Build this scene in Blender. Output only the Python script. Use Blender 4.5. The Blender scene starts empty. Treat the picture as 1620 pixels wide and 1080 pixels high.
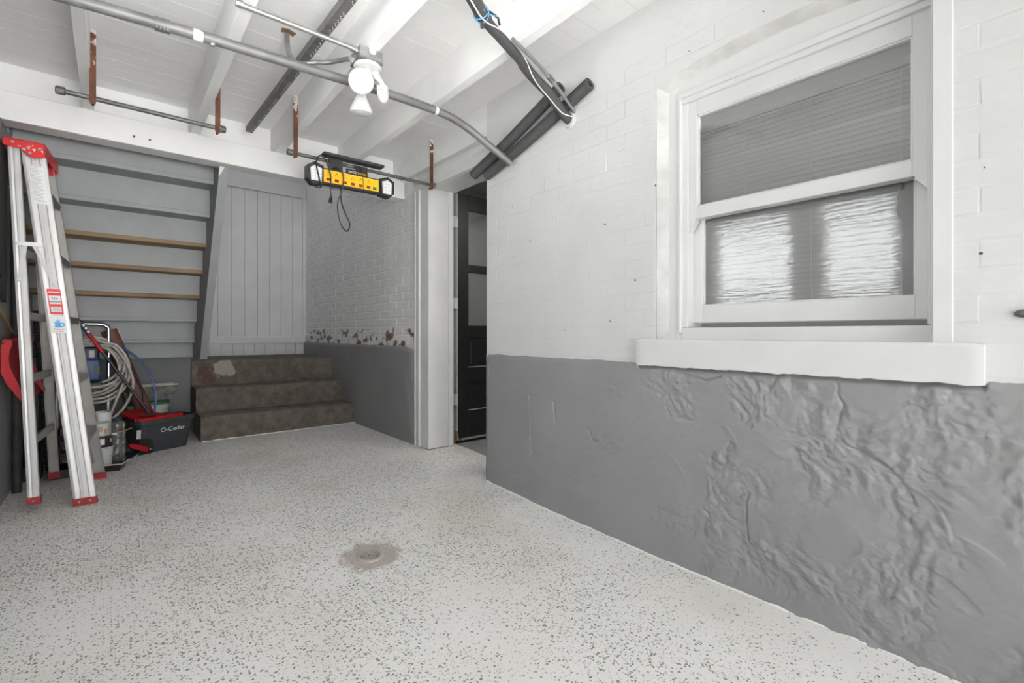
import bpy, bmesh, math, random
from mathutils import Vector, Matrix, noise

random.seed(7)
SC = bpy.context.scene
COL = SC.collection

# ------------------------------------------------------------------ camera
cam_d = bpy.data.cameras.new('camera')
cam_d.sensor_fit = 'HORIZONTAL'
cam_d.sensor_width = 36.0
cam_d.lens = 36.0 * 748.0 / 1620.0
cam_d.shift_y = -13.5 / 1620.0
cam_d.clip_start = 0.02
cam = bpy.data.objects.new('camera', cam_d)
COL.objects.link(cam)
cam.location = (0, 0, 0.9)
cam.rotation_euler = (math.radians(90), 0, math.radians(-40.2))
SC.camera = cam

# ------------------------------------------------------------------ world, light, exposure
W = bpy.data.worlds.new('overcast_sky')
SC.world = W
W.use_nodes = True
bg = W.node_tree.nodes['Background']
bg.inputs['Color'].default_value = (0.97, 0.985, 1.0, 1)
bg.inputs['Strength'].default_value = 7.0
SC.view_settings.view_transform = 'Standard'
SC.view_settings.look = 'None'
SC.view_settings.gamma = 1.0
SC.view_settings.use_curve_mapping = False
SC.view_settings.exposure = 0.07


def area(name, loc, rot, sx, sy, power, col=(1, 1, 1)):
    d = bpy.data.lights.new(name, 'AREA')
    d.shape = 'RECTANGLE'
    d.size = sx
    d.size_y = sy
    d.energy = power
    d.color = col
    o = bpy.data.objects.new(name, d)
    COL.objects.link(o)
    o.location = loc
    o.rotation_euler = rot
    return o


# the openings that let the sky in: the garage door behind the photographer and two side windows
YFRONT = -2.7
for nm, loc, rot, sx, sy in (('garage_door_portal', (0.70, YFRONT - 0.02, 1.0), (math.radians(90), 0, 0), 2.0, 2.05),
                             ('side_window_portal', (-0.56, 1.85, 1.535), (0, math.radians(-90), 0), 0.77, 0.70),
                             ('side_window_portal', (-0.56, 1.055, 1.535), (0, math.radians(-90), 0), 0.77, 0.51)):
    p = area(nm, loc, rot, sx, sy, 1.0)
    p.data.cycles.is_portal = True


# added fill light in the hall, brightens the window and door blinds
area('hall_fill', (2.85, 1.3, 2.24), (0, 0, 0), 0.5, 1.4, 22, (1.0, 0.97, 0.93))

# added fill light near the camera, aimed forward and up at the ceiling
FILL = area('ceiling_fill', (0.20, -0.15, 1.15), (0, 0, 0), 0.8, 0.8, 25, (1.0, 0.995, 0.985))
FILL.rotation_euler = Vector((0.04, 0.78, 0.62)).to_track_quat('-Z', 'Y').to_euler()
FILL.data.spread = math.radians(105)

# added fill light high in the stairwell, lifts the boards and brick wall
area('stairwell_fill', (1.15, 5.1, 3.38), (0, 0, 0), 1.3, 1.6, 9, (0.98, 0.98, 1.0))

# the sun stands behind the house: it lights the pavement in front, whose bounce brightens the ceiling
sd = bpy.data.lights.new('sun', 'SUN')
sd.energy = 120.0
sd.angle = math.radians(1.0)
sd.color = (1.0, 0.97, 0.93)
so = bpy.data.objects.new('sun', sd)
COL.objects.link(so)
so.rotation_euler = (math.radians(-20), math.radians(10), 0)      # light travels towards -Y and -X, steeply down

# ------------------------------------------------------------------ materials
MATS = {}


def ND(nt, t, **kw):
    n = nt.nodes.new(t)
    for k, v in kw.items():
        setattr(n, k, v)
    return n


def mat(name, col, rough=0.6, metal=0.0, col2=None, nscale=6.0, namt=0.5, bump=0.0, bscale=60.0, spec=0.5, detail=4.0, bdist=0.004):
    """plain surface: two colours mixed by noise, fine relief from a second noise"""
    m = bpy.data.materials.new(name)
    m.use_nodes = True
    nt = m.node_tree
    b = nt.nodes['Principled BSDF']
    b.inputs['Roughness'].default_value = rough
    b.inputs['Metallic'].default_value = metal
    b.inputs['Specular IOR Level'].default_value = spec
    b.inputs['Base Color'].default_value = (*col, 1)
    geo = ND(nt, 'ShaderNodeNewGeometry')
    if col2 is not None:
        nz = ND(nt, 'ShaderNodeTexNoise')
        nz.inputs['Scale'].default_value = nscale
        nz.inputs['Detail'].default_value = detail
        nt.links.new(geo.outputs['Position'], nz.inputs['Vector'])
        rp = ND(nt, 'ShaderNodeValToRGB')
        rp.color_ramp.elements[0].position = 0.5 - 0.25 * namt - 0.05
        rp.color_ramp.elements[1].position = 0.5 + 0.25 * namt + 0.05
        rp.color_ramp.elements[0].color = (*col, 1)
        rp.color_ramp.elements[1].color = (*col2, 1)
        nt.links.new(nz.outputs['Fac'], rp.inputs['Fac'])
        nt.links.new(rp.outputs['Color'], b.inputs['Base Color'])
    if bump:
        nz = ND(nt, 'ShaderNodeTexNoise')
        nz.inputs['Scale'].default_value = bscale
        nz.inputs['Detail'].default_value = 5.0
        nt.links.new(geo.outputs['Position'], nz.inputs['Vector'])
        bp = ND(nt, 'ShaderNodeBump')
        bp.inputs['Strength'].default_value = bump
        bp.inputs['Distance'].default_value = bdist
        nt.links.new(nz.outputs['Fac'], bp.inputs['Height'])
        nt.links.new(bp.outputs['Normal'], b.inputs['Normal'])
    MATS[name] = m
    return m


mat('white_paint', (0.80, 0.80, 0.79), 0.5, col2=(0.76, 0.76, 0.75), nscale=3, bump=0.25, bscale=45)
mat('white_trim', (0.74, 0.74, 0.732), 0.42, col2=(0.70, 0.70, 0.69), nscale=5, bump=0.12, bscale=30)
mat('ceiling_white', (0.87, 0.87, 0.865), 0.6, col2=(0.81, 0.805, 0.79), nscale=2.2, bump=0.15, bscale=30)
mat('joist_white', (0.86, 0.86, 0.855), 0.5, col2=(0.81, 0.805, 0.795), nscale=4, bump=0.2, bscale=25)
mat('jamb_grey', (0.68, 0.68, 0.675), 0.5, col2=(0.62, 0.62, 0.615), nscale=7, bump=0.1, bscale=30)
mat('mortar_grey', (0.50, 0.495, 0.485), 0.8, col2=(0.66, 0.655, 0.645), nscale=9, bump=0.6, bscale=60)
mat('stair_grey', (0.29, 0.302, 0.307), 0.5, col2=(0.25, 0.26, 0.265), nscale=5, bump=0.12, bscale=40)
mat('stair_dark', (0.15, 0.16, 0.165), 0.5, col2=(0.13, 0.14, 0.145), nscale=5)
mat('raw_wood', (0.27, 0.18, 0.095), 0.65, col2=(0.20, 0.13, 0.07), nscale=6)
mat('board_grey', (0.66, 0.66, 0.665), 0.45, col2=(0.60, 0.60, 0.605), nscale=3, bump=0.15, bscale=25)
mat('wall_grey', (0.285, 0.287, 0.291), 0.62, col2=(0.26, 0.262, 0.266), nscale=4, bump=0.25, bscale=50)
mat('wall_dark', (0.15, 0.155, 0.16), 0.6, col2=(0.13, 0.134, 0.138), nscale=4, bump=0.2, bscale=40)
mat('hall_grey', (0.30, 0.30, 0.30), 0.7)
mat('black_door', (0.008, 0.008, 0.0085), 0.35, col2=(0.012, 0.012, 0.012), nscale=9)
mat('hall_floor', (0.27, 0.27, 0.265), 0.6, col2=(0.33, 0.33, 0.32), nscale=12)
mat('steel_pipe', (0.115, 0.115, 0.113), 0.5, 0.25, col2=(0.17, 0.168, 0.164), nscale=9, bump=0.2, bscale=70)
mat('bright_steel', (0.62, 0.62, 0.61), 0.28, 0.9)
mat('conduit_steel', (0.36, 0.36, 0.355), 0.35, 0.7, col2=(0.28, 0.28, 0.275), nscale=20)
mat('dark_iron', (0.13, 0.13, 0.13), 0.5, 0.5, col2=(0.20, 0.195, 0.19), nscale=30)
mat('dark_rod', (0.085, 0.083, 0.08), 0.55, 0.35, col2=(0.15, 0.146, 0.14), nscale=25, bump=0.2, bscale=80)
mat('white_plastic', (0.62, 0.62, 0.612), 0.32)
mat('milky_glass', (0.56, 0.56, 0.555), 0.18)
mat('foam_black', (0.045, 0.044, 0.046), 0.85, col2=(0.06, 0.058, 0.06), nscale=40, bump=0.3, bscale=200, bdist=0.001)
mat('black_plastic', (0.018, 0.018, 0.019), 0.45)
mat('black_dull', (0.022, 0.022, 0.023), 0.65, col2=(0.04, 0.04, 0.042), nscale=20)
mat('yellow_plastic', (0.90, 0.50, 0.01), 0.4)
mat('red_switch', (0.25, 0.015, 0.012), 0.3)
mat('green_switch', (0.02, 0.16, 0.08), 0.3)
mat('slot_black', (0.01, 0.01, 0.01), 0.7)
mat('led_lens', (0.72, 0.72, 0.73), 0.25, spec=0.6)
mat('led_chip', (0.93, 0.92, 0.88), 0.15)
mat('aluminium', (0.70, 0.695, 0.685), 0.42, 0.35, col2=(0.60, 0.59, 0.575), nscale=7, bump=0.08, bscale=90)
mat('aluminium_worn_shaded', (0.46, 0.445, 0.42), 0.5, 0.4, col2=(0.38, 0.365, 0.34), nscale=10)
mat('red_plastic', (0.62, 0.022, 0.025), 0.38, col2=(0.50, 0.018, 0.02), nscale=9)
mat('red_foot', (0.36, 0.022, 0.022), 0.5, col2=(0.26, 0.02, 0.02), nscale=20)
mat('dark_red', (0.24, 0.004, 0.011), 0.45, spec=0.25, col2=(0.28, 0.006, 0.014), nscale=6)
mat('bright_red', (0.36, 0.003, 0.010), 0.45, spec=0.25)
mat('rivet_grey', (0.42, 0.41, 0.40), 0.4, 0.6)
mat('tape_dark', (0.10, 0.10, 0.095), 0.5)
mat('sticker_white', (0.86, 0.86, 0.86), 0.45)
mat('sticker_red', (0.72, 0.05, 0.05), 0.45)
mat('sticker_blue', (0.10, 0.42, 0.82), 0.45)
mat('print_grey', (0.55, 0.55, 0.55), 0.6)
mat('print_dark', (0.12, 0.12, 0.12), 0.6)
mat('bucket_dark', (0.032, 0.035, 0.040), 0.5, col2=(0.040, 0.043, 0.048), nscale=30, bump=0.15, bscale=300, bdist=0.001)
mat('lettering_white', (0.72, 0.78, 0.82), 0.5)
mat('hose_cream', (0.60, 0.56, 0.49), 0.5, col2=(0.42, 0.40, 0.38), nscale=26, namt=0.2)
mat('hose_blue', (0.055, 0.085, 0.24), 0.45, col2=(0.10, 0.14, 0.30), nscale=40, namt=0.3)
mat('terracotta', (0.20, 0.082, 0.062), 0.6, col2=(0.155, 0.06, 0.048), nscale=7)
mat('motor_blue', (0.035, 0.085, 0.22), 0.45, col2=(0.025, 0.06, 0.17), nscale=12)
mat('motor_navy', (0.015, 0.025, 0.07), 0.45)
mat('chrome', (0.72, 0.73, 0.75), 0.14, 1.0)
mat('rubber', (0.03, 0.029, 0.027), 0.8, col2=(0.055, 0.052, 0.048), nscale=40)
mat('pail_white', (0.62, 0.62, 0.60), 0.45, col2=(0.54, 0.54, 0.52), nscale=14)
mat('lid_green', (0.03, 0.13, 0.06), 0.45)
mat('dirty_pan', (0.06, 0.064, 0.062), 0.55, col2=(0.17, 0.168, 0.16), nscale=22, namt=0.12)
mat('pan_rim', (0.58, 0.55, 0.47), 0.55, col2=(0.48, 0.44, 0.35), nscale=20)
mat('tan_wood', (0.34, 0.21, 0.10), 0.5)
mat('label_tan', (0.55, 0.33, 0.14), 0.5)
mat('label_pink', (0.50, 0.33, 0.33), 0.5)
mat('brush_bristle', (0.12, 0.11, 0.10), 0.8)
mat('blind_slat', (0.62, 0.615, 0.60), 0.45)
mt_ = MATS['blind_slat'].node_tree.nodes['Principled BSDF']
mt_.inputs['Transmission Weight'].default_value = 0.0
mat('blind_dark', (0.42, 0.415, 0.40), 0.45)
mat('cord_white', (0.75, 0.75, 0.73), 0.6)
mat('wire_white', (0.83, 0.82, 0.79), 0.4)
mat('twine_blue', (0.08, 0.34, 0.72), 0.5)
mat('bare_hole', (0.20, 0.13, 0.07), 0.8)
mat('drain_steel', (0.50, 0.475, 0.445), 0.45, 0.35, col2=(0.52, 0.49, 0.46), nscale=30)
mat('drain_dirt', (0.07, 0.058, 0.048), 0.9)
mat('caulk_white', (0.82, 0.82, 0.81), 0.6, bump=0.4, bscale=60)
mat('ground_grey', (0.55, 0.55, 0.54), 0.9)
mat('dark_metal', (0.07, 0.068, 0.065), 0.5, 0.5)


def m_rust():
    m = mat('rusty_strap', (0.15, 0.05, 0.02), 0.75, 0.1, col2=(0.065, 0.026, 0.016), nscale=18, bump=0.3, bscale=120, bdist=0.002)
    nt = m.node_tree
    b = nt.nodes['Principled BSDF']
    src = b.inputs['Base Color'].links[0].from_socket
    geo = ND(nt, 'ShaderNodeNewGeometry')
    sep = ND(nt, 'ShaderNodeSeparateXYZ')
    nt.links.new(geo.outputs['Position'], sep.inputs[0])
    nz = ND(nt, 'ShaderNodeTexNoise')
    nz.inputs['Scale'].default_value = 26
    nt.links.new(geo.outputs['Position'], nz.inputs['Vector'])
    a = ND(nt, 'ShaderNodeMath', operation='MULTIPLY_ADD')
    nt.links.new(nz.outputs['Fac'], a.inputs[0])
    a.inputs[1].default_value = 0.5
    nt.links.new(sep.outputs['Z'], a.inputs[2])
    s = ND(nt, 'ShaderNodeMapRange')
    s.inputs['From Min'].default_value = 2.53
    s.inputs['From Max'].default_value = 2.56
    nt.links.new(a.outputs[0], s.inputs['Value'])
    mx = ND(nt, 'ShaderNodeMix', data_type='RGBA')
    mx.inputs[7].default_value = (0.55, 0.53, 0.50, 1)
    nt.links.new(s.outputs[0], mx.inputs[0])
    nt.links.new(src, mx.inputs[6])
    nt.links.new(mx.outputs[2], b.inputs['Base Color'])


m_rust()


def m_floor():
    m = bpy.data.materials.new('epoxy_floor')
    m.use_nodes = True
    nt = m.node_tree
    L = nt.links.new
    b = nt.nodes['Principled BSDF']
    b.inputs['Roughness'].default_value = 0.42
    b.inputs['Specular IOR Level'].default_value = 0.4
    geo = ND(nt, 'ShaderNodeNewGeometry')
    pos = geo.outputs['Position']
    # slow stains
    n1 = ND(nt, 'ShaderNodeTexNoise'); n1.inputs['Scale'].default_value = 1.7; n1.inputs['Detail'].default_value = 5
    L(pos, n1.inputs['Vector'])
    r1 = ND(nt, 'ShaderNodeValToRGB')
    e = r1.color_ramp.elements
    e[0].position = 0.32; e[0].color = (0.78, 0.745, 0.69, 1)
    e[1].position = 0.58; e[1].color = (0.87, 0.86, 0.84, 1)
    x = r1.color_ramp.elements.new(0.45); x.color = (0.85, 0.835, 0.805, 1)
    L(n1.outputs['Fac'], r1.inputs['Fac'])
    col = r1.outputs['Color']
    # density of the flakes
    n2 = ND(nt, 'ShaderNodeTexNoise'); n2.inputs['Scale'].default_value = 2.6; n2.inputs['Detail'].default_value = 4
    L(pos, n2.inputs['Vector'])
    sy = ND(nt, 'ShaderNodeSeparateXYZ'); L(pos, sy.inputs[0])
    far = ND(nt, 'ShaderNodeMapRange')
    far.inputs['From Min'].default_value = 0.8; far.inputs['From Max'].default_value = 3.6
    far.inputs['To Min'].default_value = -0.225; far.inputs['To Max'].default_value = 0.05
    L(sy.outputs['Y'], far.inputs['Value'])
    xs = ND(nt, 'ShaderNodeMapRange')
    xs.inputs['From Min'].default_value = 0.9; xs.inputs['From Max'].default_value = 1.6
    xs.inputs['To Min'].default_value = 0.0; xs.inputs['To Max'].default_value = -0.12
    L(sy.outputs['X'], xs.inputs['Value'])
    d0 = ND(nt, 'ShaderNodeMath', operation='ADD'); L(far.outputs[0], d0.inputs[0]); L(xs.outputs[0], d0.inputs[1])
    dens = ND(nt, 'ShaderNodeMath', operation='ADD'); L(n2.outputs['Fac'], dens.inputs[0]); L(d0.outputs[0], dens.inputs[1])
    nd = ND(nt, 'ShaderNodeTexNoise'); nd.inputs['Scale'].default_value = 140; nd.inputs['Detail'].default_value = 2
    L(pos, nd.inputs['Vector'])
    for scale, size, off, dark in ((66, 0.22, 0.08, (0.25, 0.243, 0.225)), (105, 0.31, 0.02, (0.25, 0.24, 0.22)), (190, 0.30, 0.06, (0.36, 0.345, 0.32))):
        mv = ND(nt, 'ShaderNodeVectorMath', operation='MULTIPLY_ADD')
        L(nd.outputs['Color'], mv.inputs[0]); mv.inputs[1].default_value = (0.010, 0.010, 0); L(pos, mv.inputs[2])
        v = ND(nt, 'ShaderNodeTexVoronoi'); v.inputs['Scale'].default_value = scale
        v.voronoi_dimensions = '2D'
        L(mv.outputs[0], v.inputs['Vector'])
        cc = ND(nt, 'ShaderNodeSeparateColor'); L(v.outputs['Color'], cc.inputs[0])
        dd = ND(nt, 'ShaderNodeMath', operation='SUBTRACT'); L(dens.outputs[0], dd.inputs[0]); dd.inputs[1].default_value = off
        lt = ND(nt, 'ShaderNodeMath', operation='LESS_THAN'); L(cc.outputs[0], lt.inputs[0]); L(dd.outputs[0], lt.inputs[1])
        rs = ND(nt, 'ShaderNodeMath', operation='MULTIPLY'); L(cc.outputs[1], rs.inputs[0]); rs.inputs[1].default_value = size
        rs2 = ND(nt, 'ShaderNodeMath', operation='ADD'); L(rs.outputs[0], rs2.inputs[0]); rs2.inputs[1].default_value = 0.08
        ls = ND(nt, 'ShaderNodeMath', operation='LESS_THAN'); L(v.outputs['Distance'], ls.inputs[0]); L(rs2.outputs[0], ls.inputs[1])
        fk = ND(nt, 'ShaderNodeMath', operation='MULTIPLY'); L(lt.outputs[0], fk.inputs[0]); L(ls.outputs[0], fk.inputs[1])
        mx = ND(nt, 'ShaderNodeMix', data_type='RGBA'); mx.inputs[7].default_value = (*dark, 1)
        L(fk.outputs[0], mx.inputs[0]); L(col, mx.inputs[6])
        col = mx.outputs[2]
    L(col, b.inputs['Base Color'])
    # rust and dirt around the drain: ring of its own shape
    n3 = ND(nt, 'ShaderNodeTexNoise'); n3.inputs['Scale'].default_value = 17; n3.inputs['Detail'].default_value = 8; n3.inputs['Roughness'].default_value = 0.7
    L(pos, n3.inputs['Vector'])
    vd = ND(nt, 'ShaderNodeVectorMath', operation='DISTANCE'); L(pos, vd.inputs[0]); vd.inputs[1].default_value = (0.85, 1.955, -0.064)
    ad = ND(nt, 'ShaderNodeMath', operation='MULTIPLY_ADD'); L(n3.outputs['Fac'], ad.inputs[0]); ad.inputs[1].default_value = -0.20; L(vd.outputs['Value'], ad.inputs[2])
    rg = ND(nt, 'ShaderNodeValToRGB')
    e = rg.color_ramp.elements
    e[0].position = 0.0; e[0].color = (0.75, 0.75, 0.75, 1)
    e[1].position = 0.035; e[1].color = (0, 0, 0, 1)
    L(ad.outputs[0], rg.inputs['Fac'])
    mx = ND(nt, 'ShaderNodeMix', data_type='RGBA'); mx.inputs[7].default_value = (0.40, 0.335, 0.28, 1)
    L(rg.outputs['Color'], mx.inputs[0]); L(col, mx.inputs[6])
    L(mx.outputs[2], b.inputs['Base Color'])
    nb = ND(nt, 'ShaderNodeTexNoise'); nb.inputs['Scale'].default_value = 9; nb.inputs['Detail'].default_value = 6
    L(pos, nb.inputs['Vector'])
    bp = ND(nt, 'ShaderNodeBump'); bp.inputs['Strength'].default_value = 0.25; bp.inputs['Distance'].default_value = 0.01
    L(nb.outputs['Fac'], bp.inputs['Height']); L(bp.outputs['Normal'], b.inputs['Normal'])
    MATS['epoxy_floor'] = m


m_floor()


def m_brick_white(name, peel):
    """white painted brick; with peel=True the paint has come off in a low band"""
    m = bpy.data.materials.new(name)
    m.use_nodes = True
    nt = m.node_tree
    L = nt.links.new
    b = nt.nodes['Principled BSDF']
    b.inputs['Roughness'].default_value = 0.5
    geo = ND(nt, 'ShaderNodeNewGeometry'); pos = geo.outputs['Position']
    n1 = ND(nt, 'ShaderNodeTexNoise'); n1.inputs['Scale'].default_value = 3.5; n1.inputs['Detail'].default_value = 5
    L(pos, n1.inputs['Vector'])
    r1 = ND(nt, 'ShaderNodeValToRGB')
    r1.color_ramp.elements[0].position = 0.35; r1.color_ramp.elements[0].color = (0.82, 0.82, 0.815, 1) if peel else (0.66, 0.66, 0.655, 1)
    r1.color_ramp.elements[1].position = 0.65; r1.color_ramp.elements[1].color = (0.88, 0.88, 0.87, 1) if peel else (0.70, 0.70, 0.693, 1)
    L(n1.outputs['Fac'], r1.inputs['Fac'])
    col = r1.outputs['Color']
    # small pits and old nail holes
    vp = ND(nt, 'ShaderNodeTexVoronoi'); vp.inputs['Scale'].default_value = 7.0; vp.voronoi_dimensions = '2D'
    sxy = ND(nt, 'ShaderNodeSeparateXYZ'); L(pos, sxy.inputs[0])
    cxy = ND(nt, 'ShaderNodeCombineXYZ'); L(sxy.outputs['Y'], cxy.inputs['X']); L(sxy.outputs['Z'], cxy.inputs['Y'])
    L(cxy.outputs[0], vp.inputs['Vector'])
    cs = ND(nt, 'ShaderNodeSeparateColor'); L(vp.outputs['Color'], cs.inputs[0])
    c1 = ND(nt, 'ShaderNodeMath', operation='LESS_THAN'); L(cs.outputs[0], c1.inputs[0]); c1.inputs[1].default_value = 0.30
    sz = ND(nt, 'ShaderNodeMath', operation='MULTIPLY'); L(cs.outputs[1], sz.inputs[0]); sz.inputs[1].default_value = 0.036
    c2 = ND(nt, 'ShaderNodeMath', operation='LESS_THAN'); L(vp.outputs['Distance'], c2.inputs[0]); L(sz.outputs[0], c2.inputs[1])
    pit = ND(nt, 'ShaderNodeMath', operation='MULTIPLY'); L(c1.outputs[0], pit.inputs[0]); L(c2.outputs[0], pit.inputs[1])
    mx = ND(nt, 'ShaderNodeMix', data_type='RGBA'); mx.inputs[7].default_value = (0.12, 0.105, 0.09, 1)
    L(pit.outputs[0], mx.inputs[0]); L(col, mx.inputs[6]); col = mx.outputs[2]
    if peel:
        sp = ND(nt, 'ShaderNodeSeparateXYZ'); L(pos, sp.inputs[0])
        band = ND(nt, 'ShaderNodeValToRGB')
        e = band.color_ramp.elements
        e[0].position = 0.0; e[0].color = (1, 1, 1, 1)
        e[1].position = 1.0; e[1].color = (0, 0, 0, 1)
        x = e.new(0.62); x.color = (0.9, 0.9, 0.9, 1)
        mr = ND(nt, 'ShaderNodeMapRange'); mr.inputs['From Min'].default_value = 0.76; mr.inputs['From Max'].default_value = 1.03
        L(sp.outputs['Z'], mr.inputs['Value']); L(mr.outputs[0], band.inputs['Fac'])
        n2 = ND(nt, 'ShaderNodeTexNoise'); n2.inputs['Scale'].default_value = 11; n2.inputs['Detail'].default_value = 4; n2.inputs['Roughness'].default_value = 0.5
        mpg = ND(nt, 'ShaderNodeMapping'); mpg.inputs['Scale'].default_value = (1, 0.8, 1.25); L(pos, mpg.inputs[0]); L(mpg.outputs[0], n2.inputs['Vector'])
        ml = ND(nt, 'ShaderNodeMath', operation='MULTIPLY'); L(n2.outputs['Fac'], ml.inputs[0]); L(band.outputs['Color'], ml.inputs[1])
        # grey scuffs
        t0 = ND(nt, 'ShaderNodeMapRange'); t0.inputs['From Min'].default_value = 0.50; t0.inputs['From Max'].default_value = 0.52
        L(ml.outputs[0], t0.inputs['Value'])
        mx = ND(nt, 'ShaderNodeMix', data_type='RGBA'); mx.inputs[7].default_value = (0.40, 0.37, 0.34, 1)
        L(t0.outputs[0], mx.inputs[0]); L(col, mx.inputs[6]); col = mx.outputs[2]
        t1 = ND(nt, 'ShaderNodeMapRange'); t1.inputs['From Min'].default_value = 0.545; t1.inputs['From Max'].default_value = 0.56
        L(ml.outputs[0], t1.inputs['Value'])
        mx = ND(nt, 'ShaderNodeMix', data_type='RGBA'); mx.inputs[7].default_value = (0.20, 0.088, 0.062, 1)
        L(t1.outputs[0], mx.inputs[0]); L(col, mx.inputs[6]); col = mx.outputs[2]
    L(col, b.inputs['Base Color'])
    nb = ND(nt, 'ShaderNodeTexNoise'); nb.inputs['Scale'].default_value = 28; nb.inputs['Detail'].default_value = 6
    L(pos, nb.inputs['Vector'])
    bp = ND(nt, 'ShaderNodeBump'); bp.inputs['Strength'].default_value = 0.45; bp.inputs['Distance'].default_value = 0.006
    L(nb.outputs['Fac'], bp.inputs['Height']); L(bp.outputs['Normal'], b.inputs['Normal'])
    MATS[name] = m


m_brick_white('brick_paint', False)
m_brick_white('brick_paint_peeling', True)


def m_concrete():
    m = mat('old_concrete', (0.058, 0.051, 0.043), 0.85, col2=(0.19, 0.16, 0.128), nscale=13, namt=0.7, bump=0.8, bscale=34, detail=12, bdist=0.008)
    nt = m.node_tree
    L = nt.links.new
    b = nt.nodes['Principled BSDF']
    src = b.inputs['Base Color'].links[0].from_socket
    for nz_ in nt.nodes:
        if nz_.bl_idname == 'ShaderNodeTexNoise':
            nz_.inputs['Roughness'].default_value = 0.68
    geo = ND(nt, 'ShaderNodeNewGeometry'); pos = geo.outputs['Position']
    # pale patch and reddish break on the left of the top step
    for cen, rad, colr in (((0.83, 5.22, 0.56), 0.10, (0.34, 0.31, 0.275)), ((0.66, 5.2, 0.50), 0.075, (0.11, 0.052, 0.042))):
        n = ND(nt, 'ShaderNodeTexNoise'); n.inputs['Scale'].default_value = 9; n.inputs['Detail'].default_value = 6
        L(pos, n.inputs['Vector'])
        d = ND(nt, 'ShaderNodeVectorMath', operation='DISTANCE'); L(pos, d.inputs[0]); d.inputs[1].default_value = cen
        a = ND(nt, 'ShaderNodeMath', operation='MULTIPLY_ADD'); L(n.outputs['Fac'], a.inputs[0]); a.inputs[1].default_value = -0.22; L(d.outputs['Value'], a.inputs[2])
        r = ND(nt, 'ShaderNodeMapRange'); r.inputs['From Min'].default_value = rad - 0.11; r.inputs['From Max'].default_value = rad - 0.125
        L(a.outputs[0], r.inputs['Value'])
        mx = ND(nt, 'ShaderNodeMix', data_type='RGBA'); mx.inputs[7].default_value = (*colr, 1)
        L(r.outputs[0], mx.inputs[0]); L(src, mx.inputs[6]); src = mx.outputs[2]
    L(src, b.inputs['Base Color'])


m_concrete()


def m_glass(name, haze, haze_col, rough, wave=0.0, ior=1.5):
    m = bpy.data.materials.new(name)
    m.use_nodes = True
    nt = m.node_tree
    L = nt.links.new
    for n in list(nt.nodes):
        nt.nodes.remove(n)
    out = ND(nt, 'ShaderNodeOutputMaterial')
    tr = ND(nt, 'ShaderNodeBsdfTransparent'); tr.inputs[0].default_value = (0.95, 0.96, 0.955, 1)
    gl = ND(nt, 'ShaderNodeBsdfGlossy'); gl.inputs['Roughness'].default_value = rough
    df = ND(nt, 'ShaderNodeBsdfDiffuse'); df.inputs[0].default_value = (*haze_col, 1)
    fr = ND(nt, 'ShaderNodeFresnel'); fr.inputs['IOR'].default_value = ior
    m1 = ND(nt, 'ShaderNodeMixShader'); m1.inputs[0].default_value = haze
    L(tr.outputs[0], m1.inputs[1]); L(df.outputs[0], m1.inputs[2])
    m2 = ND(nt, 'ShaderNodeMixShader')
    L(fr.outputs[0], m2.inputs[0]); L(m1.outputs[0], m2.inputs[1]); L(gl.outputs[0], m2.inputs[2])
    L(m2.outputs[0], out.inputs[0])
    geo = ND(nt, 'ShaderNodeNewGeometry')
    if wave:
        mp = ND(nt, 'ShaderNodeMapping'); mp.inputs['Scale'].default_value = (1, 5, 60)
        L(geo.outputs['Position'], mp.inputs[0])
        nz = ND(nt, 'ShaderNodeTexNoise'); nz.inputs['Scale'].default_value = 1.6; nz.inputs['Detail'].default_value = 3; nz.inputs['Distortion'].default_value = 0.6
        L(mp.outputs[0], nz.inputs['Vector'])
        bp = ND(nt, 'ShaderNodeBump'); bp.inputs['Strength'].default_value = wave; bp.inputs['Distance'].default_value = 0.004
        L(nz.outputs['Fac'], bp.inputs['Height'])
        for s in (gl, fr, df):
            L(bp.outputs['Normal'], s.inputs['Normal'])
    MATS[name] = m
    return m


m_glass('window_glass', 0.10, (0.5, 0.5, 0.49), 0.03)
m_glass('film_glass', 0.18, (0.75, 0.75, 0.74), 0.05, wave=0.22, ior=1.75)
m_glass('dried_film', 0.42, (0.30, 0.30, 0.295), 0.25)
m_glass('clear_glass', 0.0, (1, 1, 1), 0.01)
m_glass('clear_plastic', 0.10, (0.7, 0.7, 0.7), 0.15)

# ------------------------------------------------------------------ mesh helpers


def origin_of(parent):
    o = Vector((0, 0, 0))
    while parent is not None:
        o += parent.location
        parent = parent.parent
    return o


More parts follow.
